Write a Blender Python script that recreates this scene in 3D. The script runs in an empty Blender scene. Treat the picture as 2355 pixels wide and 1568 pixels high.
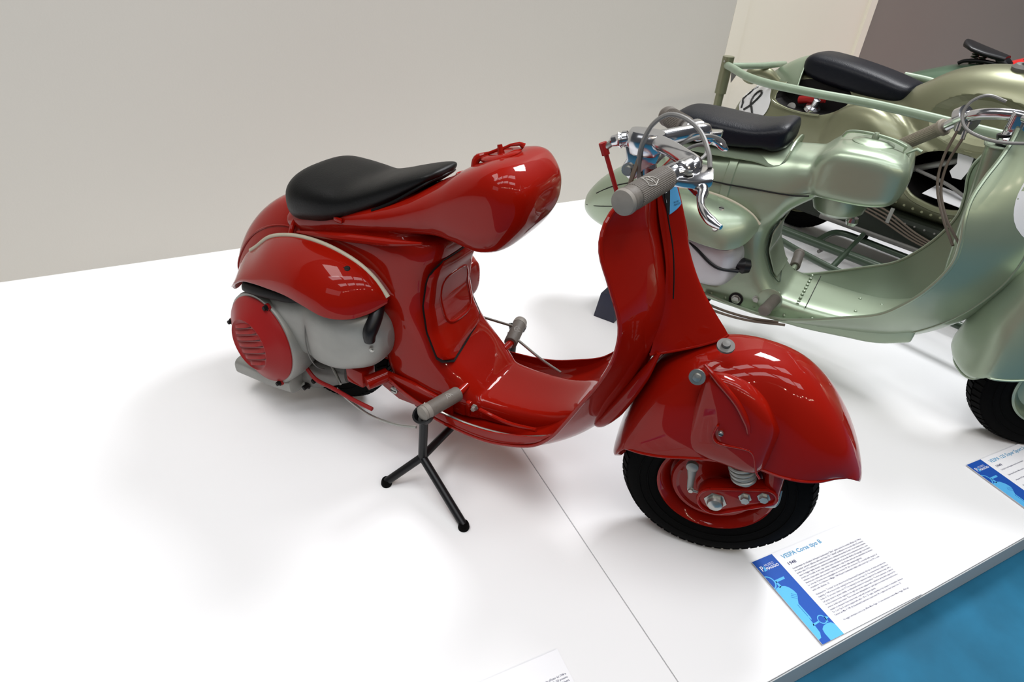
import bpy, bmesh, math, random
import numpy as np
from mathutils import Vector, Matrix
R = math.radians
C = bpy.context.scene.collection

# ---------------------------------------------------------------- camera
cam_d = bpy.data.cameras.new('camera'); cam = bpy.data.objects.new('camera', cam_d); C.objects.link(cam)
PITCH, ROLL, CYAW, HC = 0.6117, 0.0674, 0.4868, 1.18
_r = Vector((math.cos(CYAW), -math.sin(CYAW), 0))
_f = Vector((math.sin(CYAW)*math.cos(PITCH), math.cos(CYAW)*math.cos(PITCH), -math.sin(PITCH)))
_u = _r.cross(_f)
_r2 = _r*math.cos(ROLL)+_u*math.sin(ROLL); _u2 = -_r*math.sin(ROLL)+_u*math.cos(ROLL)
cam.matrix_world = Matrix(((_r2.x, _u2.x, -_f.x, 0), (_r2.y, _u2.y, -_f.y, 0), (_r2.z, _u2.z, -_f.z, HC), (0, 0, 0, 1)))
cam_d.lens = 36*1430/2355; cam_d.sensor_width = 36; cam_d.clip_start = .05
bpy.context.scene.camera = cam

# ---------------------------------------------------------------- world, lights, exposure
w = bpy.data.worlds.new('World'); bpy.context.scene.world = w; w.use_nodes = True
w.node_tree.nodes['Background'].inputs[0].default_value = (.62, .64, .70, 1)
w.node_tree.nodes['Background'].inputs[1].default_value = .13
vs = bpy.context.scene.view_settings
vs.view_transform = 'Standard'; vs.look = 'None'; vs.gamma = 1; vs.use_curve_mapping = False; vs.exposure = -.3
def area(name, loc, target, sx, sy, power, col):
    d = bpy.data.lights.new(name, 'AREA'); d.shape = 'RECTANGLE'; d.size = sx; d.size_y = sy; d.energy = power; d.color = col
    o = bpy.data.objects.new(name, d); C.objects.link(o); o.location = loc
    o.rotation_euler = (Vector(target)-Vector(loc)).to_track_quat('-Z', 'Y').to_euler(); return o
# roof lights of the hall: rows of glazed panes overhead
for i in range(4):
    for j in range(2):
        area('roof_light', (-1.6+1.5*i, -1.6+1.9*j-.2*i, 4.6), (-1.6+1.5*i, -1.5+1.9*j-.2*i, 0), 1.3, .8, 29, (.93, .96, 1))
area('gallery_window', (-3.6, -2.2, 3.2), (.5, .8, .3), 2.4, 1.2, 16, (.95, .97, 1))
area('overhead_light', (3.7, 2.1, 4.1), (.6, .9, 0), 1.4, 1.2, 225, (.97, .98, 1))
area('overhead_light', (-.9, 1.5, 4.6), (.2, 1.2, 0), 2.2, 1.2, 85, (1, .98, .95))  # added fill from above to brighten upward faces, no known window there
# warm ceiling spotlights
random.seed(4)
for i in range(12):
    area('ceiling_spot', (-2.2+.55*i+random.uniform(-.1, .1), -3.1+random.uniform(-.15, .15), 3.6), (.6, .6, 0), .05, .05, 5, (1, .86, .66))

# ---------------------------------------------------------------- materials
MATS = {}
def mat(name, col, rough=.5, metal=0., coat=0., coat_r=.04, noise=0., nscale=8., bump=0., bscale=40., spec=.5, rvar=0., stretch=None):
    m = bpy.data.materials.new(name); m.use_nodes = True; nt = m.node_tree; b = nt.nodes['Principled BSDF']
    b.inputs['Base Color'].default_value = (*col, 1); b.inputs['Roughness'].default_value = rough; b.inputs['Metallic'].default_value = metal
    b.inputs['Coat Weight'].default_value = coat; b.inputs['Coat Roughness'].default_value = coat_r; b.inputs['Specular IOR Level'].default_value = spec; b.inputs['Coat IOR'].default_value = 1.34
    tc = nt.nodes.new('ShaderNodeTexCoord'); src = tc.outputs['Object']
    if stretch:
        mp = nt.nodes.new('ShaderNodeMapping'); mp.inputs['Scale'].default_value = stretch; nt.links.new(src, mp.inputs[0]); src = mp.outputs[0]
    if noise or rvar:
        n = nt.nodes.new('ShaderNodeTexNoise'); n.inputs['Scale'].default_value = nscale; n.inputs['Detail'].default_value = 6
        nt.links.new(src, n.inputs['Vector'])
        if noise:
            mx = nt.nodes.new('ShaderNodeMix'); mx.data_type = 'RGBA'
            mx.inputs[6].default_value = (*[c*(1-noise) for c in col], 1); mx.inputs[7].default_value = (*[min(1, c*(1+noise)) for c in col], 1)
            nt.links.new(n.outputs['Fac'], mx.inputs[0]); nt.links.new(mx.outputs[2], b.inputs['Base Color'])
        if rvar:
            mr = nt.nodes.new('ShaderNodeMapRange'); mr.inputs['To Min'].default_value = max(0, rough-rvar); mr.inputs['To Max'].default_value = rough+rvar
            nt.links.new(n.outputs['Fac'], mr.inputs[0]); nt.links.new(mr.outputs[0], b.inputs['Roughness'])
    if bump:
        n2 = nt.nodes.new('ShaderNodeTexNoise'); n2.inputs['Scale'].default_value = bscale; n2.inputs['Detail'].default_value = 4
        bp = nt.nodes.new('ShaderNodeBump'); bp.inputs['Strength'].default_value = bump; bp.inputs['Distance'].default_value = .002
        nt.links.new(src, n2.inputs['Vector']); nt.links.new(n2.outputs['Fac'], bp.inputs['Height']); nt.links.new(bp.outputs[0], b.inputs['Normal'])
    MATS[name] = m; return m
RED = mat('red_paint', (.255, .0048, .0008), .5, spec=.04, coat=.85, coat_r=.035, noise=.06, nscale=5)
REDM = mat('red_cover_paint', (.27, .010, .010), .5, spec=.15, coat=.3, coat_r=.25)
GREEN = mat('pale_green_paint', (.315, .385, .28), .37, metal=.6, coat=.5, coat_r=.12, noise=.07, nscale=4)
GREEND = mat('olive_green_paint', (.20, .205, .125), .40, metal=.6, coat=.35, coat_r=.16, noise=.08, nscale=4)
GREENP = mat('chipped_green_paint', (.24, .31, .22), .45, metal=.1, coat=.2, coat_r=.2, noise=.15, nscale=30)
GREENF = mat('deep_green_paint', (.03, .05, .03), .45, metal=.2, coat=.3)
BLACKV = mat('black_vinyl', (.003, .003, .003), .45, bump=.2, bscale=260, spec=.22)
NAVYV = mat('dark_leather', (.004, .005, .009), .42, bump=.3, bscale=220, spec=.2)
RUB = mat('tyre_rubber', (.002, .002, .002), .75, spec=.06, bump=.2, bscale=90)
BLK = mat('black_satin', (.005, .005, .006), .38, spec=.3)
CHROME = mat('chrome', (.62, .62, .64), .17, metal=1.)
ALU = mat('cast_aluminium', (.30, .30, .28), .48, metal=.55, noise=.22, nscale=14, bump=.1, bscale=120)
ALUD = mat('dull_alloy', (.16, .155, .145), .55, metal=.5, noise=.25, nscale=22)
STEEL = mat('zinc_steel', (.42, .42, .39), .35, metal=.9, noise=.15, nscale=60)
GRIP = mat('grey_rubber', (.115, .100, .085), .62, noise=.18, nscale=40, bump=.3, bscale=160)
GRIPL = mat('worn_rubber_end', (.22, .20, .175), .6, noise=.25, nscale=50)
TRIM = mat('beige_rubber_trim', (.42, .38, .29), .5, noise=.08, nscale=30)
CABLE = mat('grey_cable', (.17, .165, .155), .42, spec=.5)
CABLEB = mat('brown_cable', (.10, .075, .055), .5)
DARK = mat('dark_parts_and_shade', (.006, .005, .005), .6, spec=.2)  # near-black for gaps and dark parts, also painted in as shade
WHITE = mat('white_plinth', (.865, .865, .875), .55, noise=.012, nscale=2, spec=.2)
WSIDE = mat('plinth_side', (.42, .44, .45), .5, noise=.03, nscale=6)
WALL = mat('warm_grey_wall', (.60, .575, .525), .9, noise=.02, nscale=1.5, bump=.1, bscale=150)
WALLC = mat('cream_wall', (.86, .81, .70), .85, noise=.015, nscale=1.5)
WALLB = mat('taupe_wall', (.235, .205, .185), .9, noise=.04, nscale=2)
BLUEF = mat('blue_floor', (.018, .125, .22), .6, spec=.12, noise=.35, nscale=9, bump=.35, bscale=35, rvar=.1)
PAPER = mat('print_white', (.90, .90, .93), .7, spec=.06)
PBLUE = mat('print_blue', (.02, .09, .42), .45, spec=.06)
PCYAN = mat('print_cyan', (.11, .46, .83), .45, spec=.06)
PTITLE = mat('print_title_blue', (.10, .36, .60), .45, spec=.06)
PINK = mat('print_ink', (.05, .05, .12), .7, spec=.06)
PBACK = mat('panel_edge', (.42, .42, .44), .5)
WHITEP = mat('white_number_paint', (.74, .74, .75), .4, coat=.3)
BLACKP = mat('black_number_paint', (.006, .006, .006), .4)
NAVYB = mat('dark_blue_block', (.012, .014, .035), .5, noise=.3, nscale=30)
REDF = mat('bright_red_paint', (.62, .01, .008), .4, coat=.5)

# ---------------------------------------------------------------- geometry helpers
def cr(pts, n):
    """resample a polyline of any dimension with a Catmull-Rom spline to n points"""
    P = np.array(pts, float); m = len(P)
    if m < 3:
        t = np.linspace(0, 1, n)[:, None]; return P[0]*(1-t)+P[-1]*t
    Q = np.vstack([2*P[0]-P[1], P, 2*P[-1]-P[-2]])
    d = np.r_[0, np.cumsum(np.linalg.norm(np.diff(P, axis=0), axis=1)+1e-9)]
    u = np.linspace(0, d[-1], n); out = []
    for x in u:
        i = min(max(np.searchsorted(d, x, side='right')-1, 0), m-2); t = (x-d[i])/(d[i+1]-d[i])
        h = d[i+1]-d[i]
        m1 = (P[i+1]-P[i-1])/(d[i+1]-d[i-1])*h if i > 0 else (P[i+1]-P[i])
        m2 = (P[i+2]-P[i])/(d[i+2]-d[i])*h if i < m-2 else (P[i+1]-P[i])
        out.append((2*t**3-3*t**2+1)*P[i]+(t**3-2*t**2+t)*m1+(-2*t**3+3*t**2)*P[i+1]+(t**3-t**2)*m2)
    return np.array(out)
class MB:
    def __init__(s): s.v = []; s.f = []
    def add(s, v, f):
        k = len(s.v); s.v += [tuple(map(float, p)) for p in v]; s.f += [tuple(i+k for i in q) for q in f]; return s
    def grid(s, rows, closed=False, flip=False):
        rows = [list(r) for r in rows]; n = len(rows[0]); v = [p for r in rows for p in r]; f = []
        for i in range(len(rows)-1):
            for j in range(n if closed else n-1):
                a = i*n+j; b = i*n+(j+1) % n; q = (a, b, b+n, a+n); f.append(q[::-1] if flip else q)
        return s.add(v, f)
    def loft(s, rings, caps=True):
        k = len(s.v); s.grid(rings, closed=True); n = len(rings[0])
        if caps:
            s.f.append(tuple(k+i for i in range(n))[::-1]); s.f.append(tuple(k+(len(rings)-1)*n+i for i in range(n)))
        return s
    def tube(s, pts, r, n=12, m=None, caps=True):
        P = cr(pts, m) if m else np.array(pts, float); k = len(P)
        rr = np.interp(np.linspace(0, 1, k), np.linspace(0, 1, len(r)), r) if hasattr(r, '__len__') else [r]*k
        T = np.gradient(P, axis=0); T /= np.linalg.norm(T, axis=1)[:, None]+1e-12
        a = np.array([0, 0, 1.]) if abs(T[0][2]) < .9 else np.array([1., 0, 0]); N = np.cross(T[0], a); N /= np.linalg.norm(N); rings = []
        for i in range(k):
            N = N-T[i]*(N@T[i]); N /= np.linalg.norm(N); B = np.cross(T[i], N)
            rings.append([P[i]+rr[i]*(math.cos(t)*N+math.sin(t)*B) for t in np.linspace(0, 2*math.pi, n+1)[:-1]])
        return s.loft(rings, caps)
    def lathe(s, prof, o, d, n=32, caps=True):
        """prof = [(distance along axis, radius)]"""
        o = np.array(o, float); d = np.array(d, float); d /= np.linalg.norm(d)
        a = np.array([0, 0, 1.]) if abs(d[2]) < .9 else np.array([1., 0, 0]); N = np.cross(d, a); N /= np.linalg.norm(N); B = np.cross(d, N)
        return s.loft([[o+d*h+max(r, 1e-5)*(math.cos(t)*N+math.sin(t)*B) for t in np.linspace(0, 2*math.pi, n+1)[:-1]] for h, r in prof], caps)
    def box(s, c, e, rz=0., M=None):
        c = np.array(c, float); v = []
        for x in (-1, 1):
            for y in (-1, 1):
                for z in (-1, 1):
                    p = np.array([x*e[0]/2, y*e[1]/2, z*e[2]/2])
                    if M is not None: p = M@p
                    elif rz: p = np.array([p[0]*math.cos(rz)-p[1]*math.sin(rz), p[0]*math.sin(rz)+p[1]*math.cos(rz), p[2]])
                    v.append(c+p)
        return s.add(v, [(0, 1, 3, 2), (4, 6, 7, 5), (0, 4, 5, 1), (2, 3, 7, 6), (0, 2, 6, 4), (1, 5, 7, 3)])
    def prism(s, outline, d):
        """outline of 3D points extruded by vector d"""
        o = [np.array(p, float) for p in outline]; n = len(o); d = np.array(d, float)
        return s.add(o+[p+d for p in o], [tuple(range(n))[::-1], tuple(range(n, 2*n))]+[(i, (i+1) % n, (i+1) % n+n, i+n) for i in range(n)])
    def xf(s, fn): s.v = [tuple(fn(p)) for p in s.v]; return s
def obj(name, mb, m, parent=None, smooth=True, bevel=0., solid=0., sub=0, angle=35, label=None, off=0., mats=None, voxel=0., vsmooth=0):
    me = bpy.data.meshes.new(name); me.from_pydata(mb.v, [], mb.f); me.validate()
    bm = bmesh.new(); bm.from_mesh(me); bmesh.ops.remove_doubles(bm, verts=bm.verts, dist=2e-6)
    bmesh.ops.recalc_face_normals(bm, faces=bm.faces); bm.to_mesh(me); bm.free()
    o = bpy.data.objects.new(name, me); C.objects.link(o)
    mods = False
    if voxel:
        md = o.modifiers.new('r', 'REMESH'); md.mode = 'VOXEL'; md.voxel_size = voxel; mods = True
        if vsmooth:
            sm = o.modifiers.new('s', 'SMOOTH'); sm.factor = .5; sm.iterations = vsmooth
    if solid:
        md = o.modifiers.new('t', 'SOLIDIFY'); md.thickness = solid; md.offset = off; mods = True
    if bevel:
        md = o.modifiers.new('b', 'BEVEL'); md.width = bevel; md.segments = 2; md.limit_method = 'ANGLE'; md.angle_limit = R(40); mods = True
    if sub:
        md = o.modifiers.new('u', 'SUBSURF'); md.levels = sub; md.render_levels = sub; mods = True
    if mods:
        dg = bpy.context.evaluated_depsgraph_get(); me2 = bpy.data.meshes.new_from_object(o.evaluated_get(dg)); o.modifiers.clear(); o.data = me2; bpy.data.meshes.remove(me); me2.name = name; me = me2
    for mm in (mats or [m]): me.materials.append(mm)
    if smooth:
        me.shade_smooth()
        if angle < 180: me.set_sharp_from_angle(angle=R(angle))
    if parent: o.parent = parent
    if label: o['label'] = label
    return o
def empty(name, loc, rz, label, cat, group=None):
    o = bpy.data.objects.new(name, None); C.objects.link(o); o.location = loc; o.rotation_euler = (0, 0, rz); o.empty_display_size = .1
    o['label'] = label; o['category'] = cat
    if group: o['group'] = group
    return o
def tag(o, label, cat, group=None):
    o['label'] = label; o['category'] = cat
    if group: o['group'] = group
    return o
def struct(name, mb, m, **k): o = obj(name, mb, m, smooth=False, **k); o['kind'] = 'structure'; return o
def sell(c, hw, hh, e, n=32, a0=0.):
    """superellipse ring in 2D"""
    out = []
    for t in np.linspace(0, 2*math.pi, n+1)[:-1]+a0:
        x, y = math.cos(t), math.sin(t)
        out.append((c[0]+hw*math.copysign(abs(x)**(2/e), x), c[1]+hh*math.copysign(abs(y)**(2/e), y)))
    return out
def s_loft(secs, n=32, m=40, e=3.5):
    """body of sections across the s axis. secs: (s, ztop, zbot, halfwidth[, e[, lcentre]])"""
    S = cr([(q[0], q[1], q[2], q[3], q[4] if len(q) > 4 else e, q[5] if len(q) > 5 else 0.) for q in secs], m); mb = MB()
    return mb.loft([[(q[0], y, z) for y, z in sell((q[5], (q[1]+q[2])/2), max(q[3], .001), max(abs(q[1]-q[2])/2, .001), q[4], n)] for q in S])
def z_loft(secs, n=32, m=30, e=3.5):
    """column of horizontal sections. secs: (z, s_back, s_front, halfwidth[, e])"""
    S = cr([(q[0], q[1], q[2], q[3], q[4] if len(q) > 4 else e) for q in secs], m); mb = MB()
    return mb.loft([[(x, y, q[0]) for x, y in sell(((q[1]+q[2])/2, 0), max(abs(q[2]-q[1])/2, .001), max(q[3], .001), q[4], n)] for q in S])
def hood(rows, m=40, n=28, e1=2.6, e2=2.6, l0=0.):
    """U-section guard. rows: (crest s, crest z, edge s, edge z, halfwidth)"""
    S = cr(rows, m); out = []
    for q in S:
        ring = []
        for t in np.linspace(0, math.pi, n+1):
            x, y = math.cos(t), math.sin(t); f = abs(y)**(2/e2)
            ring.append((q[2]+(q[0]-q[2])*f, l0-q[4]*math.copysign(abs(x)**(2/e1), x), q[3]+(q[1]-q[3])*f))
        out.append(ring)
    return MB().grid(out)
def rot(p, a, c=(0, 0)):
    x, y = p[0]-c[0], p[1]-c[1]; return (c[0]+x*math.cos(a)-y*math.sin(a), c[1]+x*math.sin(a)+y*math.cos(a), p[2])
def bolt(mb, o, d, r=.007, h=.006, n=6):
    return mb.lathe([(0, r*1.5), (h*.25, r*1.5), (h*.25, r), (h, r), (h, r*.001)], o, d, n if n > 6 else 6)
def screw(name, parent, o, d, r=.008, m=None):
    """slotted dome screw head"""
    d = np.array(d, float); d /= np.linalg.norm(d); o = np.array(o, float)+d*.0012; mb = MB().lathe([(-.004, r), (.001, r), (.003, r*.75), (.0036, 0)], o, d, 20)
    a = np.cross(d, (0, 0, 1.)); a /= np.linalg.norm(a)+1e-9; b = np.cross(d, a); k = np.array(o)+d*.0034
    q = obj(name, mb, m or STEEL, parent)
    s = MB().prism([k+a*r*.8*x+b*r*.12*y for x, y in ((-1, -1), (1, -1), (1, 1), (-1, 1))], d*.0006)
    obj('screw_slot', s, DARK, parent if parent.parent else q, smooth=False); return q
def disc_outline(c, r, n, plane):
    out = []
    for t in np.linspace(0, 2*math.pi, n+1)[:-1]:
        x, y = c[0]+r*math.cos(t), c[1]+r*math.sin(t); out.append(plane(x, y))
    return out

# ---------------------------------------------------------------- the setting
struct('floor', MB().box((1, .5, -.11), (16, 14, .05)), BLUEF)
plat = bpy.data.objects.new('platform', None); C.objects.link(plat); plat['kind'] = 'structure'
for x0, x1 in ((-4.2, .5958), (.5978, 3.2), (3.202, 6.5)):
    obj('platform_board', MB().box(((x0+x1)/2, (2.47+.2965)/2, -.0425), (x1-x0, 2.47-.2965, .085)), WHITE, plat, smooth=False, bevel=.0012, mats=[WHITE])
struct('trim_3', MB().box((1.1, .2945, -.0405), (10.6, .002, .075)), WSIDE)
struct('wall_left', MB().box((-1.376, 2.558, 1.0), (7.448, .2, 3.2)), WALL)
struct('trim_1', MB().box((2.39, 2.508, 1.0), (.082, .1, 3.2)), WALLC)
struct('wall_back', MB().box((2.867, 2.522, 1.0), (.872, .1, 3.2)), WALLC)
struct('trim_2', MB().box((3.282, 2.506, 1.0), (.048, .1, 3.2)), WALLC)
struct('wall_right', MB().box((5.31, 2.568, 1.0), (4.0, .2, 3.2)), WALLB)

# ---------------------------------------------------------------- shared scooter pieces
def wheel(parent, c, yaw=0., r=.198, w=.044, rim=.115, rimmat=None, camber=0):
    """tyre with tread blocks on the crown and a pressed steel rim; axis along l"""
    def F(p): x, y, z = p; q = rot((x, y, 0), yaw); return (c[0]+q[0], c[1]+q[1], c[2]+z)
    ring = [(-.030, rim-.004), (-.040, rim+.012), (-.0455, r-.045), (-.044, r-.026), (-.037, r-.011), (-.020, r-.0045), (0, r-.003), (.020, r-.0045), (.037, r-.011), (.044, r-.026), (.0455, r-.045), (.040, rim+.012), (.030, rim-.004)]
    n = 72; rows = []
    for a in np.linspace(0, 2*math.pi, n+1)[:-1]: rows.append([(q[1]*math.cos(a), q[0], q[1]*math.sin(a)) for q in ring])
    rows.append(rows[0]); t = obj('tyre', MB().grid(rows).xf(F), RUB, parent, solid=.003, off=-1)
    b = MB()
    for k in range(60):
        for side in (-1, 0, 1):
            a = 2*math.pi*(k+(.5 if side else 0))/60; da = 2*math.pi/60*.36; pr = []
            ys = (-.012, .012) if side == 0 else ((.017, .039) if side > 0 else (-.039, -.017))
            for aa in (a-da, a+da):
                for y in ys:
                    ro = r+.0012 if abs(y) < .03 else r-.0105
                    pr.append(((ro)*math.cos(aa), y, ro*math.sin(aa))); pr.append(((ro-.008)*math.cos(aa), y, (ro-.008)*math.sin(aa)))
            b.add(pr, [(0, 2, 6, 4), (0, 4, 5, 1), (2, 3, 7, 6), (0, 1, 3, 2), (4, 6, 7, 5)])
    for y, rr in ((-.0455, r-.040), (.0455, r-.040), (-.043, r-.058), (.043, r-.058)):
        b.tube([(rr*math.cos(a), y, rr*math.sin(a)) for a in np.linspace(0, 2*math.pi, 49)], .0018, 5, caps=False)
    o = obj('tread', b.xf(F), RUB, t, smooth=False); o['kind'] = 'stuff'
    prof = [(-.034, rim+.002), (-.040, rim+.004), (-.042, rim), (-.036, rim-.006), (-.022, rim-.012), (-.010, rim-.020), (-.010, .055), (-.016, .045), (-.016, .001)]
    rows = [[(q[1]*math.cos(a), q[0], q[1]*math.sin(a)) for q in prof] for a in np.linspace(0, 2*math.pi, 65)]
    rows2 = [[(q[0], -q[1], q[2]) for q in rr] for rr in rows]
    m = MB().grid(rows).grid(rows2).xf(F); obj('wheel_rim', m, rimmat or RED, parent, solid=.0025)
    return t
def cable(name, parent, pts, r=.0035, m=None, n=40):
    return obj(name, MB().tube(pts, r, 8, m=n), m or CABLE, parent)

# ================================================================ RED SCOOTER
YR = R(-55.5); ST = R(11)
red = empty('scooter', (.850, .625, 0), YR, 'glossy red scooter with black saddle on a black stand, nearest on the white platform', 'scooter')
def st(p): return rot(p, ST)                         # steered frame -> scooter frame

# --- monocoque: saddle beam with tank, spine and floor tunnel blended into one shell
beam = s_loft([(-1.13, .538, .505, .06), (-1.11, .548, .498, .095), (-1.05, .570, .508, .112), (-.95, .594, .540, .112), (-.85, .624, .560, .110), (-.75, .666, .578, .106, 3.2),
               (-.68, .708, .592, .108, 3.2), (-.62, .748, .594, .114, 3.7), (-.56, .778, .592, .119, 4.2), (-.525, .786, .602, .119, 4.0), (-.494, .777, .628, .109, 3.1), (-.471, .755, .662, .084, 2.8), (-.462, .733, .692, .05, 2.5)], e=3.4, n=48, m=60)
spine = z_loft([(.575, -1.10, -.672, .098), (.54, -1.12, -.672, .110), (.49, -1.10, -.688, .114), (.43, -1.0, -.692, .114), (.37, -.86, -.676, .114), (.31, -.84, -.640, .116), (.26, -.835, -.585, .118), (.215, -.83, -.54, .119), (.165, -.81, -.515, .118)], e=4.2, n=48, m=40)
tunnel = s_loft([(-.78, .22, .15, .118), (-.62, .225, .15, .108), (-.54, .222, .15, .098), (-.46, .228, .16, .092), (-.39, .243, .17, .088), (-.33, .272, .2, .085), (-.285, .32, .26, .08)], e=4.5, n=40, m=40)
m = MB()
for q in (beam, spine, tunnel): m.add(q.v, q.f)
frame = obj('body_shell', m, RED, red, voxel=.0060, vsmooth=9, angle=180)
# raised ledge under the saddle beam, running forward to the tank
obj('ledge', MB().tube([(-1.05, -.114, .516), (-.95, -.116, .536), (-.85, -.116, .556), (-.76, -.112, .572), (-.69, -.106, .588)], [.004, .009, .010, .009, .003], 10, m=30), RED, frame)
obj('seat_bracket', MB().box((-.915, -.1135, .583), (.024, .007, .013)), RED, frame, bevel=.004)
# access door on the front of the spine
def on_front(y, z):
    s = np.interp(z, [.26, .31, .37, .43, .49, .54], [-.588, -.640, -.676, -.692, -.688, -.672]); return (s+.0015-.16*abs(y)**1.6, y, z)
def door_mesh(hw, z0, z1, lift, n=22, bow=.0):
    rows = []
    for i in range(n+1):
        v = i/n; z = z0+(z1-z0)*v; k = abs(2*v-1); hwz = hw*(1-.10*v)*(1-.42*max(0, (k-.78)/.22)**2.6); rows.append([])
        for j in range(n+1):
            u = 2*j/n-1; p = on_front(u*hwz-.024*(1-v), z-.022*(1-v)*(1-u)*.5); e = max(abs(u), k); d = lift*(1-max(0, (e-.8)/.2)**2)+bow*max(0, 1-(u*u+(2*v-1)**2))
            rows[-1].append((p[0]+d, p[1], p[2]-.3*d))
    return MB().grid(rows)
obj('door_gap', door_mesh(.103, .314, .532, .0035), DARK, frame)
door = obj('access_door', door_mesh(.097, .319, .527, .010), RED, red, solid=.002, off=-1)
def ringpts(hw, z0, z1, lift):
    P = []
    for t in np.linspace(0, 2*math.pi, 61):
        x, y = math.cos(t), math.sin(t); u = math.copysign(abs(x)**.5, x)*hw; z = (z0+z1)/2+(z1-z0)/2*math.copysign(abs(y)**.5, y)
        p = on_front(u, z); P.append((p[0]+lift, p[1], p[2]))
    return P
obj('door_relief', MB().tube(ringpts(.055, .362, .482, .0095), .0045, 8, caps=False), RED, door)
obj('door_relief', MB().tube([tuple(np.array(on_front(y, .425+.004*math.cos(y*30)))+np.array((.0095, 0, 0))) for y in np.linspace(-.045, .045, 12)], [.002, .004, .002], 8), RED, door)

# --- tail fairing over the rear wheel
TAIL = hood([(-1.345, .172, -1.32, .172, .062), (-1.350, .225, -1.28, .19, .088), (-1.356, .285, -1.27, .22, .108), (-1.358, .352, -1.25, .26, .116), (-1.318, .426, -1.21, .30, .120), (-1.262, .490, -1.17, .33, .121),
                                (-1.200, .538, -1.12, .34, .122), (-1.14, .566, -1.07, .34, .122), (-1.09, .574, -1.02, .34, .122), (-1.06, .572, -.99, .34, .1215)], m=46, n=36, e1=2.9, e2=2.3)
tail = obj('rear_fairing', TAIL, RED, red, solid=.004, off=-1)
_t = [v for v in TAIL.v]
obj('fairing_seam', MB().tube([(_t[i*37+9][0], _t[i*37+9][1]-.0008, _t[i*37+9][2]+.0008) for i in range(3, 44)], .0024, 8), RED, tail)
obj('fairing_lip', MB().tube([(-1.068, y, z) for y, z in [(-.122, .40), (-.123, .46), (-.119, .51), (-.094, .545), (-.045, .566), (0, .571), (.045, .566), (.094, .545), (.119, .51), (.123, .46)]], .006, 8, m=40), RED, tail)

# --- saddle
sd = s_loft([(-1.100, .580, .566, .03), (-1.094, .615, .541, .075), (-1.080, .642, .528, .108), (-1.052, .657, .526, .125), (-1.01, .658, .536, .130), (-.96, .656, .549, .128), (-.91, .655, .571, .118), (-.855, .671, .600, .103), (-.80, .692, .632, .088), (-.745, .712, .670, .070), (-.708, .721, .700, .052), (-.698, .716, .706, .02)], e=2.7, n=44, m=50)
seat = obj('saddle', sd, BLACKV, red, sub=1, angle=180)
obj('saddle_piping', MB().tube([(-.83, -.096, .622), (-.78, -.082, .650), (-.735, -.066, .682), (-.711, -.045, .700), (-.70, 0, .706), (-.711, .045, .700), (-.735, .066, .682), (-.78, .082, .650), (-.83, .096, .622)], .0035, 8, m=50), BLACKV, seat)
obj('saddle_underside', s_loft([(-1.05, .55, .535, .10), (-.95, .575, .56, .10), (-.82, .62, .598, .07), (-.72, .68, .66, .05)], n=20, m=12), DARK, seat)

# --- fuel cap
cap0 = np.array((-.568, .0, .7705)); cn = np.array((-.28, -.05, .94)); cn /= np.linalg.norm(cn)
cap = obj('fuel_cap', MB().lathe([(-.014, .040), (.000, .040), (.001, .039), (.002, .042), (.006, .042), (.009, .038), (.010, .026), (.008, .024), (.008, 0)], cap0, cn, 40), RED, red)
cx = np.array((math.cos(.2), 0, .33)); cx /= np.linalg.norm(cx)
def cp(a, b, h): x = np.array((cn[2], 0, -cn[0])); x /= np.linalg.norm(x); y = np.cross(cn, x); return tuple(cap0+x*a+y*b+cn*h)
obj('cap_hinge', MB().tube([cp(-.056, -.022, -.012), cp(-.050, -.016, .004), cp(-.03, -.008, .010), cp(0, 0, .016)], [.008, .008, .003, .003], 10, m=16), RED, cap)
obj('cap_lever', MB().tube([cp(0, 0, .006), cp(0, .001, .016), cp(0, .002, .024)], [.008, .006, .005], 10), RED, cap)
obj('cap_lever', MB().tube([cp(.0, .0, .014), cp(.018, .012, .018), cp(.034, .020, .017), cp(.040, .024, .010)], [.003, .003, .004, .007], 8), RED, cap)
obj('cap_ring', MB().tube([cp(-.078+.016*math.cos(t), -.030+.010*math.sin(t), -.018) for t in np.linspace(0, 2*math.pi, 25)], .0035, 8, caps=False), RED, cap)

# --- leg shield and floor, one pressed sheet with rolled edge
SH = [  # edge s, edge z, half width, centre s, centre z
    (-.715, .165, .135, -.715, .165), (-.64, .160, .150, -.64, .155), (-.56, .163, .156, -.56, .150), (-.49, .172, .160, -.485, .150), (-.42, .196, .163, -.405, .160), (-.36, .232, .168, -.335, .185),
    (-.32, .282, .174, -.283, .225), (-.292, .34, .180, -.240, .285), (-.262, .41, .186, -.212, .36), (-.232, .48, .190, -.190, .44), (-.214, .545, .192, -.178, .52), (-.215, .61, .192, -.180, .60),
    (-.243, .68, .195, -.204, .675), (-.268, .735, .194, -.228, .735), (-.272, .775, .178, -.240, .78), (-.265, .80, .148, -.248, .805), (-.256, .818, .09, -.250, .82)]
def sheet(rows, n=30, m=70, p=2.2):
    S = cr(rows, m); out = []
    for q in S:
        out.append([(q[3]+(q[0]-q[3])*abs(u)**p, u*q[2], q[4]+(q[1]-q[4])*abs(u)**p) for u in np.linspace(-1, 1, n+1)])
    return out
g = sheet(SH)
shield = obj('leg_shield', MB().grid(g), RED, red, solid=.003)
for k, side in ((0, -1), (-1, 1)):
    obj('rolled_edge', MB().tube([r[k] for r in g][1:-1], .0042, 8), RED, shield)
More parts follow.
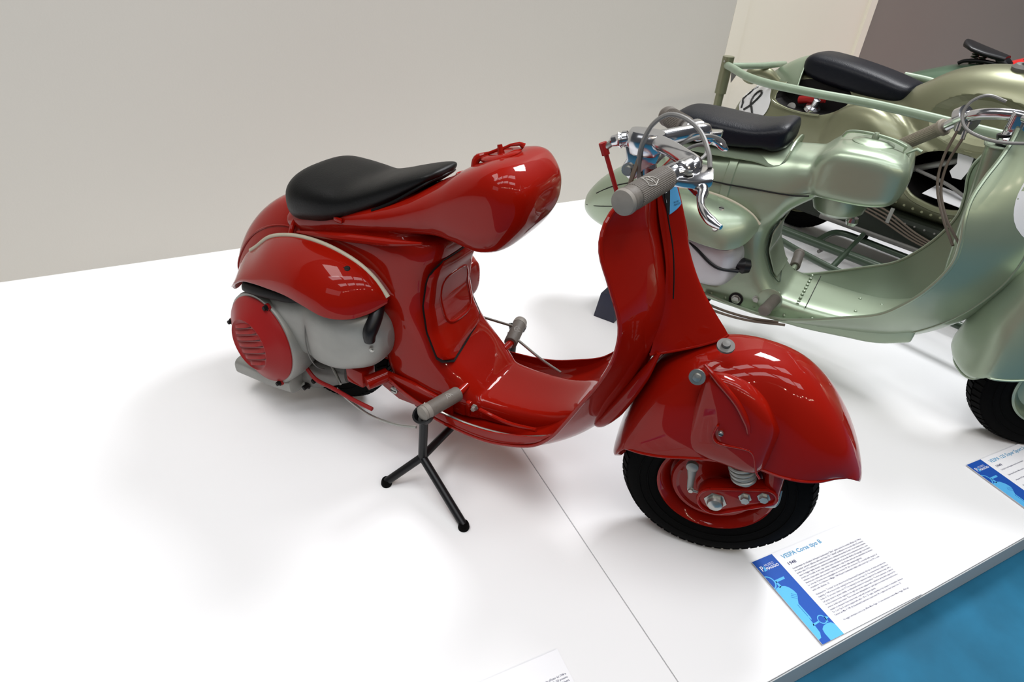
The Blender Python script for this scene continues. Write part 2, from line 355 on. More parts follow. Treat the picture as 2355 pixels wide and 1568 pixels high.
# side walls of the floor channel
for side in (-1, 1):
    rows = []
    for q in cr([(-.80, .20, .128, .010), (-.74, .180, .140, .016), (-.66, .170, .150, .018), (-.56, .170, .157, .024), (-.48, .180, .161, .030), (-.41, .208, .165, .030), (-.35, .25, .170, .016), (-.31, .300, .176, .003)], 30):
        rows.append([(q[0], side*(q[2]), q[1]+q[3]*.85), (q[0], side*(q[2]+.002), q[1]+q[3]*.4), (q[0], side*q[2], q[1]), (q[0], side*(q[2]-.014), q[1]-.010), (q[0], side*(q[2]-.05), q[1]-.014), (q[0], 0, q[1]-.016)])
    obj('floor_rail', MB().grid(rows), RED, shield, solid=.003)
# column casing with a raked front ridge
def horn():
    rows = []
    for z, sr, sb, hw, e in ((.815, -.226, -.245, .026, 0), (.79, -.214, -.240, .032, 0), (.745, -.192, -.226, .036, 0), (.70, -.176, -.208, .039, 0), (.655, -.154, -.192, .044, 0), (.61, -.124, -.183, .052, 0), (.575, -.094, -.182, .062, 0), (.552, -.072, -.181, .070, 0), (.540, -.062, -.181, .074, 0)):
        rows.append((z, sr, sb, hw))
    out = []
    for q in cr(rows, 34):
        z, sr, sb, hw = q; r = []
        for u in np.linspace(-1, 1, 25):
            a = abs(u); s = sr+(sb-sr)*a**1.35; zz = z-(.055*a**1.1)*max(0, (.66-z)/.12 if z < .66 else 0)*.9
            r.append((s, u*hw*(.35+.65*a) if False else u*hw, zz))
        out.append(r)
    return out
hr = horn()
casing = obj('column_casing', MB().grid(hr), RED, red, solid=.003, angle=60)
obj('casing_edge', MB().tube(hr[-1], .003, 8), RED, casing)
obj('casing_joint', MB().tube([(-.232, -.033, .806), (-.2085, -.036, .745), (-.190, -.040, .70), (-.1765, -.046, .655), (-.166, -.053, .61)], .0013, 6, m=24), DARK, casing)
# pointed lip of the wheel recess at the bottom of the shield
def lobe(side):
    P = [(-.165, .075, .50), (-.180, .085, .45), (-.205, .092, .385), (-.232, .094, .325), (-.252, .085, .290), (-.262, .055, .262)]
    return [(s, side*y, z) for s, y, z in P]
for side in (-1, 1): obj('recess_lip', MB().tube(lobe(side), [.004, .012, .016, .018, .014, .006], 12, m=30), RED, shield)

# --- badge on the casing
def decal(name, pts, m, parent, d): return obj(name, MB().prism(pts, d), m, parent, smooth=False)
def casing_pt(u, z, off=1.):
    zs = [r[12][2] for r in hr]; k = next((q for q in range(len(zs)-1) if zs[q] >= z >= zs[q+1]), 0); f2 = (zs[k]-z)/(zs[k]-zs[k+1])
    jj = (u+1)*12; j0 = min(int(jj), 23); f = jj-j0
    a = np.array(hr[k][j0])*(1-f)+np.array(hr[k][j0+1])*f; b = np.array(hr[k+1][j0])*(1-f)+np.array(hr[k+1][j0+1])*f
    return a*(1-f2)+b*f2+np.array((.0018, -.0016, 0))*off
def badge_poly(tl, tr, br, bl, n=9):
    L_ = lambda a, b, t: (a[0]+(b[0]-a[0])*t, a[1]+(b[1]-a[1])*t)
    return MB().grid([[tuple(casing_pt(*L_(L_(tl, bl, v), L_(tr, br, v), u), 1.3)) for u in np.linspace(0, 1, n)] for v in np.linspace(0, 1, n)])
badge = obj('badge', badge_poly((-.95, .812), (-.38, .812), (-.66, .752), (-.72, .757)), BLACKP, casing, solid=.0008, smooth=False)
obj('badge_blue', badge_poly((-.38, .812), (-.06, .812), (-.03, .768), (-.66, .752)), mat('badge_cyan', (.10, .38, .68), .3, coat=.5), casing, solid=.0008, smooth=False)
obj('badge_letter', MB().tube([tuple(casing_pt(u, z, 2.0)) for u, z in ((-.72, .772), (-.74, .785), (-.76, .800), (-.66, .803), (-.60, .797), (-.66, .789), (-.74, .788))], .0006, 5), PAPER, casing, smooth=False)

# --- floor hardware
for l, nm in ((-.150, 'near'), (.150, 'far')):
    pass
cable('brake_rod', red, [(-.665, -.149, .190), (-.55, -.149, .186), (-.42, -.149, .212), (-.335, -.150, .256)], .0036, STEEL)
cable('control_rod', red, [(-.53, -.116, .212), (-.45, -.122, .215), (-.375, -.130, .238)], .0048, RED)
cable('brake_rod', red, [(-.61, .152, .248), (-.56, .140, .238), (-.49, .122, .225), (-.43, .110, .218)], .0035, STEEL)
obj('channel_bracket', MB().box((-.565, -.109, .195), (.012, .012, .04)), RED, frame, bevel=.002)
obj('peg_nut', bolt(MB(), (-.548, -.108, .205), (0.1, -1, .1), .006, .012), STEEL, frame, smooth=False)
# foot pegs
def peg(side, parent, c, m=GRIP, mend=GRIPL, r=.0178, l0=.105, l1=.225, dx=-.030):
    z = c[1]; s = c[0]; a = (s+dx*.1, side*l0, z); b = (s+dx, side*l1, z); d = np.array(b)-np.array(a); L = np.linalg.norm(d)
    g = obj('foot_peg', MB().lathe([(0, r*.9), (.003, r), (L-.012, r), (L-.006, r*1.06), (L, r*.96), (L+.004, r*.6), (L+.005, 0)], a, d, 28), m, parent)
    obj('peg_end', MB().lathe([(L-.018, r*1.03), (L-.010, r*1.08), (L+.001, r*1.0), (L+.0055, r*.6), (L+.0065, 0)], a, d, 28), mend, g)
    obj('peg_bolt', MB().tube([(a[0], side*(l0-.035), z), (a[0], side*(l0+.01), z)], r*.55, 14), RED if parent is red else GREEN, g); return g
def surf_mark(name, parent, a, ex, r, t0, roll, size, m_, xf_=None):
    ex = np.array(ex)/np.linalg.norm(ex); n1 = np.cross(ex, (0, 0, 1.)); n1 /= np.linalg.norm(n1); up_ = -np.cross(ex, n1)
    def P(u, v): an = roll+v*size/r; return np.array(a)+ex*(t0+u*size)+(math.cos(an)*up_+math.sin(an)*n1)*(r+.0003)
    g = MB()
    for line in ([(-1, -.6), (-.1, -1), (1, -.7), (.55, .8), (-.5, .1), (-1, -.6)], [(-.2, -.85), (-.1, .3)], [(.1, -.5), (.5, .2)]):
        pts = []
        for (u0, v0), (u1, v1) in zip(line, line[1:]):
            for k in np.linspace(0, 1, 5)[:-1]: pts.append(P(u0+(u1-u0)*k, v0+(v1-v0)*k))
        pts.append(P(*line[-1])); g.tube(pts, size*.055, 5)
    if xf_: g.xf(xf_)
    return obj(name, g, m_, parent, smooth=False)
MARK = mat('worn_mark', (.42, .40, .37), .6)
pn = peg(-1, red, (-.583, .240), l0=.122); pf = peg(1, red, (-.583, .240), l0=.122)
surf_mark('moulded_mark', pn, (-.588, -.122, .240), (-.03, -.12, 0), .018, .032, -.5, .010, MARK)
surf_mark('moulded_mark', pf, (-.588, .122, .240), (-.03, .12, 0), .018, .045, .6, .012, MARK)
# scooter stand of black tube: two forked feet joined by a cross bar
stand = empty('display_stand', (0, 0, 0), 0, 'black tubular forked display stand holding up the red scooter by its foot pegs', 'stand', None)
stand.location = red.location; stand.rotation_euler = red.rotation_euler
for side in (-1, 1):
    J = (-.628, side*.212, .085); T = (-.622, side*.207, .218)
    obj('stand_post', MB().tube([T, (J[0], J[1], J[2]-.004)], .0105, 16), BLK, stand)
    for s, l in ((-.697, .268), (-.466, .276)):
        lg = obj('stand_leg', MB().tube([J, (s, side*l, .010)], .0100, 16), BLK, stand)
        obj('rubber_foot', MB().lathe([(0, .0125), (.004, .0135), (.012, .0125), (.018, .0105)], (s, side*l, 0), (0, 0, 1), 20), RUB, lg)
    obj('stand_cup', MB().lathe([(-.006, .006), (-.004, .020), (.006, .0235), (.012, .0245), (.012, .021), (.0, .018)], (-.616, side*.213, .222), (-.1, side*.35, .75), 24, caps=False), BLK, stand, solid=.002)
obj('stand_bar', MB().tube([(-.628, -.212, .085), (-.628, .212, .085)], .0100, 16), BLK, stand)

# --- front wheel, trailing link and fender (steered)
fw = wheel(red, (0, 0, .198), ST)
hub = obj('brake_drum', MB().lathe([(.012, .0), (.012, .088), (.028, .092), (.034, .088), (.036, .080), (.032, .074), (.034, .040), (.040, .036), (.040, 0)], (0, 0, .198), (0, -1, 0), 48).xf(st), RED, red)
A1, A2 = (.000, .215), (.085, .262)
def arm_outline(pad, y):
    P = []
    ax_ = math.atan2(A2[1]-A1[1], A2[0]-A1[0])
    for t in np.linspace(math.pi/2, 3*math.pi/2, 13): P.append((A1[0]+(.036+pad)*math.cos(t+ax_), y, A1[1]+(.036+pad)*math.sin(t+ax_)))
    for t in np.linspace(-math.pi/2, math.pi/2, 13): P.append((A2[0]+(.022+pad)*math.cos(t+ax_), y, A2[1]+(.022+pad)*math.sin(t+ax_)))
    return P
link = obj('suspension_link', MB().prism(arm_outline(0, -.062), (0, -.030, 0)).xf(st), RED, red, bevel=.004, angle=50)
obj('link_rim', MB().tube(arm_outline(-.002, -.093)+[arm_outline(-.002, -.093)[0]], .0035, 8, caps=False).xf(st), RED, link)
for (s, z), r_, h_ in ((A1, .015, .010), ((.050, .247), .0085, .012), ((.082, .261), .0085, .010)):
    obj('link_nut', bolt(MB(), (s, -.092, z), (0, -1, 0), r_, h_).xf(st), STEEL, link, smooth=False)
obj('axle_cap', MB().lathe([(0, .016), (.006, .014), (.010, .007), (.0115, 0)], (A1[0], -.100, A1[1]), (0, -1, 0), 20).xf(st), STEEL, link)
tt = np.linspace(0, 1, 190); sp = []
for t in tt:
    a = t*2*math.pi*7.5; rr = .0255-.006*t; cx_, cz_ = .008+.030*t, .366-.080*t
    sp.append((cx_+rr*math.cos(a)*.93, -.088+rr*math.sin(a), cz_+rr*math.cos(a)*.33))
obj('suspension_spring', MB().tube(sp, .0042, 8).xf(st), ALU, link)
obj('spring_seat', MB().tube([(.034, -.088, .305), (.042, -.088, .282)], [.017, .013], 16).xf(st), STEEL, link)
obj('fork_leg', MB().tube([(.03, -.050, .45), (.065, -.062, .40), (.086, -.072, .33), (.096, -.074, .262)], [.018, .019, .019, .016], 16, m=24).xf(st), RED, red)
lev = obj('brake_lever_arm', MB().tube([(-.060, -.068, .272), (-.056, -.072, .245), (-.052, -.074, .214)], [.0115, .0075, .0065], 14, m=14).xf(lambda p: st((p[0], p[1], p[2]))), ALU, red)
obj('lever_pivot', MB().lathe([(0, .012), (.008, .012), (.011, .006), (.011, 0)], (-.060, -.070, .273), (0, -1, 0), 18).xf(st), ALU, lev)
obj('cable_clamp', bolt(bolt(MB(), (-.050, -.078, .214), (0, -1, 0), .005, .007), (-.026, -.078, .214), (0, -1, 0), .0065, .008).xf(st), STEEL, lev, smooth=False)
obj('cable_end', MB().tube([(-.055, -.080, .214), (-.020, -.080, .213)], .003, 8).xf(st), STEEL, lev)
cable('front_brake_cable', red, [st(p) for p in ((.075, -.072, .225), (.095, -.075, .222), (.112, -.078, .235), (.112, -.070, .27))], .0032, STEEL)
FEND = [(-.210, .200, -.188, .262, .050), (-.223, .220, -.198, .278, .078), (-.219, .272, -.190, .290, .092), (-.207, .340, -.163, .296, .100), (-.187, .408, -.123, .306, .105), (-.158, .466, -.073, .324, .108), (-.105, .510, -.03, .336, .109),
        (-.035, .534, .01, .340, .108), (.030, .536, .05, .338, .102), (.088, .517, .088, .340, .110), (.143, .477, .124, .344, .112), (.192, .422, .156, .348, .104), (.227, .368, .183, .351, .088), (.241, .336, .206, .355, .079), (.245, .318, .222, .346, .062)]
fender = obj('front_fender', hood(FEND, m=60, n=44, e1=3.0, e2=2.3).xf(st), RED, red, solid=.003, off=-1)
FG = hood(FEND, m=60, n=44, e1=3.0, e2=2.3); nn = 45
edge = [FG.v[i*nn] for i in range(60)]; edge2 = [FG.v[i*nn+nn-1] for i in range(60)]
obj('fender_edge', MB().tube(edge, .0030, 8).xf(st), RED, fender); obj('fender_edge', MB().tube(edge2, .0030, 8).xf(st), RED, fender)
# pressed suspension bulge on the near side of the fender
bul = s_loft([(-.090, .50, .34, .004), (-.080, .518, .335, .016), (-.05, .522, .33, .026), (-.01, .510, .328, .032), (.025, .485, .326, .034), (.045, .46, .328, .030), (.058, .44, .335, .016), (.064, .43, .35, .004)], e=3.2, n=36, m=36)
obj('fender_bulge', bul.xf(lambda p: st((p[0], p[1]-.093, p[2]))), RED, fender, sub=1, angle=180)
obj('fender_ridge', MB().tube([(-.095, -.098, .538), (-.062, -.110, .516), (-.025, -.121, .488), (.000, -.127, .455), (.008, -.127, .435)], [.003, .006, .006, .006, .003], 10, m=24).xf(st), RED, fender)
obj('bulge_flange', MB().tube([(-.045, -.1235, .432), (-.047, -.1235, .405), (-.035, -.1235, .392), (.018, -.126, .396), (.030, -.125, .385), (.045, -.122, .345), (.055, -.119, .330)], .0022, 8, m=40).xf(st), RED, fender)
obj('fender_washer', MB().lathe([(0, .015), (.003, .0145), (.003, .008), (.007, .007), (.008, 0)], (-.101, -.103, .512), (-.15, -1, .3), 28).xf(st), STEEL, fender)
obj('fender_bolt', MB().lathe([(0, .016), (.004, .0155), (.004, .008), (.010, .007), (.011, 0)], (-.066, -.060, .560), (-.05, -.40, 1), 28).xf(st), ALUD, fender)
screw('fender_screw', fender, st((-.036, -.1245, .417)), st((0, -1, .1)), .005)

# --- engine side: fan housing, cover with louvres, shroud, cowl
wheel(red, (-1.045, -.050, .198), 0, rimmat=RED)
FC = np.array((-1.128, -.222, .234)); fd = np.array((-.10, -1, .06)); fd /= np.linalg.norm(fd)
def fx(a, b, h):
    x = np.cross((0, 0, 1.), fd); x /= np.linalg.norm(x); y = np.cross(fd, x); a, b = a*math.cos(.42)-b*math.sin(.42), a*math.sin(.42)+b*math.cos(.42); return tuple(FC+x*a+y*b+fd*h)
eng = obj('engine_case', MB().lathe([(-.10, .060), (-.098, .112), (-.06, .124), (-.016, .127), (-.008, .124), (-.006, .112), (-.006, 0)], FC, fd, 56), ALU, red)
cover = obj('fan_cover', MB().lathe([(-.012, .118), (-.004, .1185), (.002, .114), (.010, .100), (.020, .084), (.028, .073), (.031, .069), (.0285, .065), (.026, .058), (.026, 0)], FC, fd, 64), REDM, red)
for k in range(7):
    b = .051-.017*k; w_ = math.sqrt(max(.066**2-b*b, .0001))*.90; mb = MB(); rows = []
    for u in np.linspace(-1, 1, 13):
        h = .0075*(1-abs(u)**4); rows.append([fx(u*w_, b+.0065, .0262), fx(u*w_, b+.003, .0262+h*.55), fx(u*w_, b-.0035, .0262+h), fx(u*w_, b-.0045, .0262+h*.8), fx(u*w_, b-.0045, .0262)])
    obj('louvre', mb.grid(rows), REDM, cover)
    obj('louvre_slot', MB().prism([fx(-w_*.93, b-.0046, .0266), fx(w_*.93, b-.0046, .0266), fx(w_*.9, b-.0072, .0266), fx(-w_*.9, b-.0072, .0266)], tuple(fd*.0004)), DARK, cover, smooth=False)
for t in (44, 154, 274):
    a = R(t); t_ = obj('cover_tab', MB().lathe([(-.010, .010), (-.004, .010), (-.003, .006), (-.003, 0)], fx(.121*math.cos(a), .121*math.sin(a), 0), fd, 16), REDM, cover)
    obj('cover_bolt', bolt(MB(), fx(.122*math.cos(a), .122*math.sin(a), -.003), fd, .0055, .009), DARK, cover, smooth=False)
shr = s_loft([(-1.16, .335, .23, .01, 3, -.15), (-1.12, .36, .225, .045, 3, -.155), (-1.06, .375, .220, .055, 3, -.155), (-1.0, .385, .217, .056, 3, -.152), (-.975, .388, .216, .054, 3, -.152), (-.955, .392, .212, .060, 3, -.155), (-.90, .398, .217, .066, 3, -.152), (-.85, .400, .230, .062, 2.8, -.146), (-.81, .395, .246, .050, 2.6, -.138), (-.785, .375, .275, .034, 2.4, -.13), (-.772, .35, .305, .012, 2.2, -.128)], n=40, m=60)
shroud = obj('cylinder_shroud', shr, ALU, red, sub=1, angle=180)
obj('shroud_seam', MB().tube([(-.965, -.155+.0605*math.cos(t)*-1, .284+.108*math.sin(t)) for t in np.linspace(-1.3, 1.3, 20)], .0016, 6), ALUD, shroud)
obj('spark_plug_boot', MB().tube([(-.800, -.13, .41), (-.792, -.155, .39), (-.792, -.178, .362), (-.794, -.178, .340)], [.014, .016, .017, .013], 16, m=20), BLK, red)
obj('shroud_screw', bolt(MB(), (-.79, -.178, .315), (.5, -1, 0), .004, .004), STEEL, shroud, smooth=False)
obj('shade_block', s_loft([(-1.19, .372, .350, .01, 3, -.165), (-1.17, .384, .352, .045, 3, -.165), (-1.06, .405, .37, .055, 3, -.165), (-.99, .412, .38, .045, 3, -.165), (-.97, .408, .39, .01, 3, -.165)], n=24, m=20), DARK, red)  # solid dark block standing in for the shade between cowl and engine case
# dark intake hose on top of the casing
obj('carburettor', MB().tube([(-1.17, -.13, .345), (-1.08, -.15, .392), (-.98, -.15, .405), (-.90, -.13, .41)], [.03, .035, .03, .03], 16, m=20), DARK, red)
# gearbox remains under the fan, muffler end, bolts
gb = obj('gearbox', s_loft([(-1.19, .15, .115, .015, 2.6, -.14), (-1.12, .16, .085, .03, 2.6, -.14), (-1.04, .165, .075, .035, 2.6, -.14), (-.98, .17, .095, .03, 2.6, -.13), (-.93, .18, .12, .02, 2.6, -.12)], n=24, m=24), ALUD, red)
for p in ((-1.075, -.17, .085), (-1.035, -.172, .095), (-1.01, -.16, .12)): obj('case_bolt', bolt(MB(), p, (-.1, -1, -.1), .007, .016), DARK, gb, smooth=False)
obj('case_lug', MB().tube([(-1.06, -.150, .095), (-1.05, -.178, .083)], [.018, .013], 12), ALU, gb)
obj('exhaust_box', MB().loft([[(s, y, z) for y, z in sell((-.185, zc), .035, .027, 3, 24)] for s, zc in ((-1.262, .088), (-1.258, .088), (-1.20, .092), (-1.12, .098), (-1.05, .11))]), ALU, red, bevel=.002)
obj('swing_arm', MB().tube([(-1.04, -.03, .198), (-.93, -.05, .21), (-.83, -.05, .22), (-.76, -.05, .22)], [.022, .026, .028, .03], 16, m=16), RED, red)
blk = obj('mount_block', MB().box((-.865, -.145, .195), (.055, .05, .05)), RED, red, bevel=.006)
obj('mount_sleeve', MB().tube([(-.825, -.17, .195), (-.80, -.12, .20)], .018, 16), RED, blk)
cable('gear_rod', red, [(-1.03, -.175, .163), (-.99, -.182, .142), (-.93, -.185, .142), (-.86, -.187, .137), (-.80, -.185, .133)], .0055, REDM)
cable('gear_cable', red, [(-.93, -.17, .13), (-.89, -.175, .115), (-.82, -.178, .10), (-.74, -.175, .105), (-.68, -.165, .118)], .0035, STEEL)
cable('gear_cable', red, [(-1.0, -.13, .19), (-.95, -.15, .16), (-.92, -.165, .145)], .004, STEEL)
flange = obj('frame_flange', MB().prism([(-.815, -.128, .165), (-.80, -.130, .215), (-.72, -.130, .215), (-.60, -.130, .2), (-.60, -.130, .150), (-.68, -.130, .150), (-.76, -.130, .145)], (0, .012, 0)), RED, red, bevel=.004)
screw('flange_screw', flange, (-.772, -.1305, .170), (0, -1, .12), .0105, STEEL)
# cowl over the engine
T = [(-1.318, .290, -.085), (-1.296, .345, -.105), (-1.25, .396, -.118), (-1.20, .432, -.121), (-1.136, .480, -.122), (-1.064, .505, -.122), (-1.0, .514, -.122), (-.93, .512, -.122), (-.86, .497, -.122), (-.814, .472, -.121), (-.776, .434, -.121)]
B = [(-1.270, .318, -.165), (-1.225, .352, -.188), (-1.175, .384, -.202), (-1.125, .401, -.212), (-1.06, .412, -.220), (-.99, .420, -.228), (-.93, .415, -.232), (-.875, .404, -.228), (-.83, .402, -.205), (-.80, .408, -.168), (-.778, .424, -.128)]
Tc, Bc = cr(T, 44), cr(B, 44); rows = []
for a, b in zip(Tc, Bc):
    r_ = []
    for t in np.linspace(0, math.pi/2, 19):
        fl = math.sin(t)**.85; fz = (1-math.cos(t))**1.0
        r_.append((a[0]+(b[0]-a[0])*fl, a[2]+(b[2]-a[2])*fl, a[1]+(b[1]-a[1])*fz))
    rows.append(r_)
cowl = obj('engine_cowl', MB().grid(rows), RED, red, solid=.0035, off=1)
obj('cowl_edge', MB().tube([r_[-1] for r_ in rows], .0028, 8), RED, cowl)
obj('cowl_trim', MB().tube([(q[0], q[2]-.004, q[1]+.003) for q in Tc[11:]], .0058, 12), TRIM, cowl)
_k = int(np.argmin([abs(q[0]+.872) for q in Tc])); screw('cowl_screw', cowl, rows[_k][4], (.1, -.45, 1), .0085, DARK)
obj('cowl_bracket', MB().box((-1.205, -.13, .36), (.02, .02, .05)), DARK, cowl)
# closed cover on the far side of the body
obj('left_cowl', s_loft([(-1.2, .45, .33, .01, 2.6, .12), (-1.1, .50, .30, .05, 2.6, .12), (-.98, .51, .29, .07, 2.6, .12), (-.86, .49, .30, .075, 2.6, .12), (-.76, .46, .32, .065, 2.6, .12), (-.70, .44, .35, .03, 2.4, .12)], n=36, m=36), RED, red, sub=1, angle=180)
cable('far_cable', red, [(-.70, .125, .285), (-.66, .15, .27), (-.60, .19, .245)], .0035, CABLEB)

# --- handlebar (steered), measured from the head of the column
HX, HL, HZ = -.260, .045, .0
def hb(p): return st((HX+p[0], HL+p[1], p[2]))
BZ = .85
NB = [(.000, -.010, .866), (.030, -.045, .868), (.055, -.078, .868), (.070, -.096, .867), (.070, -.108, .865), (.058, -.122, .861), (.042, -.136, .857), (.01, -.20, .852)]
bar = obj('handlebar', MB().tube(NB, [.0135, .0135, .0135, .0135, .013, .012, .012, .012], 18, m=44).xf(hb), CHROME, red)
obj('bar_tube', MB().tube([(p[0], -p[1], p[2]) for p in NB], [.0135, .0135, .0135, .0135, .013, .012, .012, .012], 18, m=44).xf(hb), CHROME, bar)
for side in (-1, 1):
    a = np.array((.036, side*.146, .856)); b = np.array((-.008, side*(.252 if side < 0 else .236), .848)); d = b-a; L_ = np.linalg.norm(d); mb = MB(); rings = []
    g_ = obj('handlebar_grip', MB().lathe([(0, .0165), (.002, .0185), (L_-.018, .0185), (L_-.013, .0175), (L_-.008, .0195), (L_-.002, .0195), (L_+.003, .016), (L_+.004, 0)], a, d, 36).xf(hb), GRIP, red)
    obj('grip_end', MB().lathe([(L_-.002, .0198), (L_+.004, .0185), (L_+.006, .012), (L_+.006, 0)], a, d, 30).xf(hb), GRIPL, g_)
    rib = MB(); ex_ = d/L_; n1 = np.cross(ex_, (0, 0, 1.)); n1 /= np.linalg.norm(n1); n2 = np.cross(ex_, n1)
    for k in range(44):
        t = 2*math.pi*k/44; q = math.cos(t)*n1+math.sin(t)*n2; rib.tube([a+ex_*.006+q*.0186, a+ex_*(L_-.022)+q*.0186], .0009, 4)
    o = obj('grip_ribs', rib.xf(hb), GRIP, g_, smooth=False); o['kind'] = 'stuff'
    if side < 0: surf_mark('moulded_mark', g_, a, d, .0192, L_*.52, -.25, .013, MARK, hb)
    obj('grip_collar', MB().lathe([(-.030, .014), (-.028, .0155), (-.004, .0155), (-.001, .014)], a, d, 24).xf(hb), CHROME, bar)
    # lever bracket and blade
    br = obj('lever_bracket', MB().prism([(.055, side*.090, .850), (.085, side*.088, .855), (.102, side*.104, .855), (.104, side*.140, .850), (.082, side*.150, .846), (.045, side*.150, .844)], (0, 0, .013)).xf(hb), CHROME, bar, bevel=.003)
    obj('lever_perch', MB().lathe([(-.012, .016), (-.010, .018), (.010, .018), (.012, .016)], (.058, side*.118, .861), (-.35, side*.9, -.06), 24).xf(hb), CHROME, bar)
    bl = [(.078, side*.125, .846), (.092, side*.150, .845), (.093, side*.176, .842), (.097, side*.198, .838), (.108, side*.219, .834), (.119, side*.228, .831), (.128, side*.235, .830)]
    if side > 0: bl = [(.078, .115, .852), (.090, .122, .845), (.105, .128, .837), (.118, .132, .830)]
    obj('brake_lever' if side < 0 else 'clutch_lever', MB().tube(bl, [.012, .0125, .0085, .0062, .0055, .0068, .0072, .0035], 14, m=40).xf(hb), CHROME, red)
    obj('lever_pivot_bolt', bolt(MB(), (.066, side*.132, .862), (0, 0, 1), .006, .006).xf(hb), STEEL, bar, smooth=False)
# gearshift head casting, steering clamp, stem
def hring(sx, sy, z, cx_=0, cy_=0, e=3.): return [(x, y, z) for x, y in sell((cx_, cy_), sx, sy, e, 28)]
obj('head_casting', MB().loft([hring(.026, .018, .838, -.018), hring(.031, .023, .843, -.018), hring(.033, .025, .858, -.018), hring(.033, .025, .872, -.018), hring(.029, .021, .879, -.018), hring(.022, .014, .8795, -.018)]).xf(hb), CHROME, bar, angle=50)
obj('head_lug', MB().prism([(-.050, -.020, .855), (.012, -.020, .855), (.008, -.020, .832), (-.012, -.020, .818), (-.022, -.020, .800), (-.034, -.020, .797), (-.052, -.020, .812), (-.044, -.020, .832)], (0, .030, 0)).xf(hb), CHROME, bar, bevel=.004)
obj('clamp_bolt', MB().lathe([(0, .011), (.004, .011), (.004, .0075), (.009, .0065), (.009, 0)], (-.038, -.020, .816), (0, -1, 0), 20).xf(hb), STEEL, bar)
obj('steering_stem', MB().tube([(-.015, 0, .85), (-.006, 0, .80), (.006, 0, .765)], [.017, .018, .021], 20).xf(hb), CHROME, bar)
knob = obj('friction_knob', MB().lathe([(-.0, .013), (.008, .014), (.010, .011), (.014, .0145), (.018, .011), (.020, .0105), (.028, .0095), (.031, .006), (.031, 0)], (-.049, 0, .862), (-1, 0, -.35), 24).xf(hb), CHROME, bar)
obj('knob_link', MB().tube([(-.074, 0, .852), (-.083, 0, .843), (-.088, 0, .838)], [.006, .006, .003], 12).xf(hb), STEEL, bar)
# red indicator wand
wand = obj('indicator_rod', MB().tube([(-.040, -.002, .735), (-.087, 0, .838)], .0042, 12).xf(hb), REDM, red)
obj('rod_head', MB().tube([(-.0830, 0, .828), (-.092, 0, .848)], .0072, 14).xf(hb), REDM, wand)
cable('throttle_cable', red, [hb(p) for p in ((-.012, -.025, .790), (-.019, -.022, .815), (-.021, -.036, .86), (-.009, -.042, .90), (.012, -.042, .920), (.038, -.045, .920), (.067, -.055, .906), (.088, -.090, .885), (.095, -.105, .868))], .0038, CABLE, 60)
cable('clutch_cable', red, [hb(p) for p in ((-.01, .012, .80), (.01, .030, .83), (.040, .045, .855), (.072, .060, .868), (.094, .085, .862), (.108, .105, .850), (.112, .118, .840))], .0035, CABLE, 50)
cable('brake_cable', red, [hb(p) for p in ((.0, -.005, .80), (.03, .01, .83), (.055, .025, .855), (.078, .010, .868), (.084, -.03, .866), (.076, -.070, .864), (.073, -.085, .862))], .003, CABLE, 50)
cable('gear_cable', red, [hb(p) for p in ((-.025, -.03, .77), (-.028, -.036, .80), (-.022, -.02, .84))], .0042, CABLEB, 20)

# ================================================================ GREEN RIVETED SCOOTER
YG = R(-58.5); SG = R(23)
grn = empty('scooter', (1.935, .535, 0), YG, 'pale green riveted scooter with a black bench seat, right beside the red scooter', 'scooter')
def gt(p): q = rot(p, SG); return (q[0]+.02, q[1], q[2])
beam = s_loft([(-1.425, .352, .322, .012, 2.2), (-1.412, .385, .300, .045, 2.4), (-1.37, .440, .282, .080, 2.5), (-1.30, .497, .270, .105, 2.6), (-1.20, .556, .270, .122, 2.7), (-1.08, .612, .30, .128, 2.8), (-.96, .645, .33, .128, 2.8), (-.86, .662, .36, .125, 2.9),
               (-.80, .668, .42, .122, 2.9), (-.76, .672, .50, .118, 3.0), (-.72, .676, .54, .112, 3.), (-.69, .675, .565, .10, 3)], n=48, m=70)
tank = s_loft([(-.745, .640, .600, .06, 3), (-.737, .668, .582, .098, 3.4), (-.718, .690, .570, .119, 5), (-.68, .712, .568, .127, 6), (-.60, .716, .572, .129, 6.5), (-.55, .709, .580, .128, 6), (-.522, .696, .594, .116, 5), (-.510, .670, .62, .092, 4), (-.506, .655, .64, .05, 3)], n=56, m=56)
spine = z_loft([(.60, -1.2, -.745, .105), (.55, -1.15, -.750, .118), (.48, -1.05, -.775, .120), (.43, -.98, -.790, .118), (.375, -.93, -.785, .118), (.31, -.92, -.752, .124), (.26, -.92, -.700, .130), (.225, -.95, -.62, .130), (.18, -1.0, -.6, .125)], e=4.0, n=48, m=40)
tun = s_loft([(-.98, .24, .17, .125), (-.75, .262, .17, .128), (-.62, .252, .17, .118), (-.50, .255, .18, .105), (-.42, .268, .19, .10), (-.34, .31, .22, .09)], e=5, n=40, m=36)
m = MB()
for q in (beam, tank, spine, tun): m.add(q.v, q.f)
gf = obj('body_shell', m, GREEN, grn, voxel=.0060, vsmooth=6, angle=180)
def on_loft(secs, s, ang, off=0., e=None):
    q = cr([(a[0], a[1], a[2], a[3], a[4] if len(a) > 4 else 2.8) for a in secs], 160); i = int(np.argmin(abs(q[:, 0]-s))); q = q[i]
    x, y = math.cos(ang), math.sin(ang); hw, hh = q[3]+off, (q[1]-q[2])/2+off
    return (s, hw*math.copysign(abs(x)**(2/q[4]), x), (q[1]+q[2])/2+hh*math.copysign(abs(y)**(2/q[4]), y))
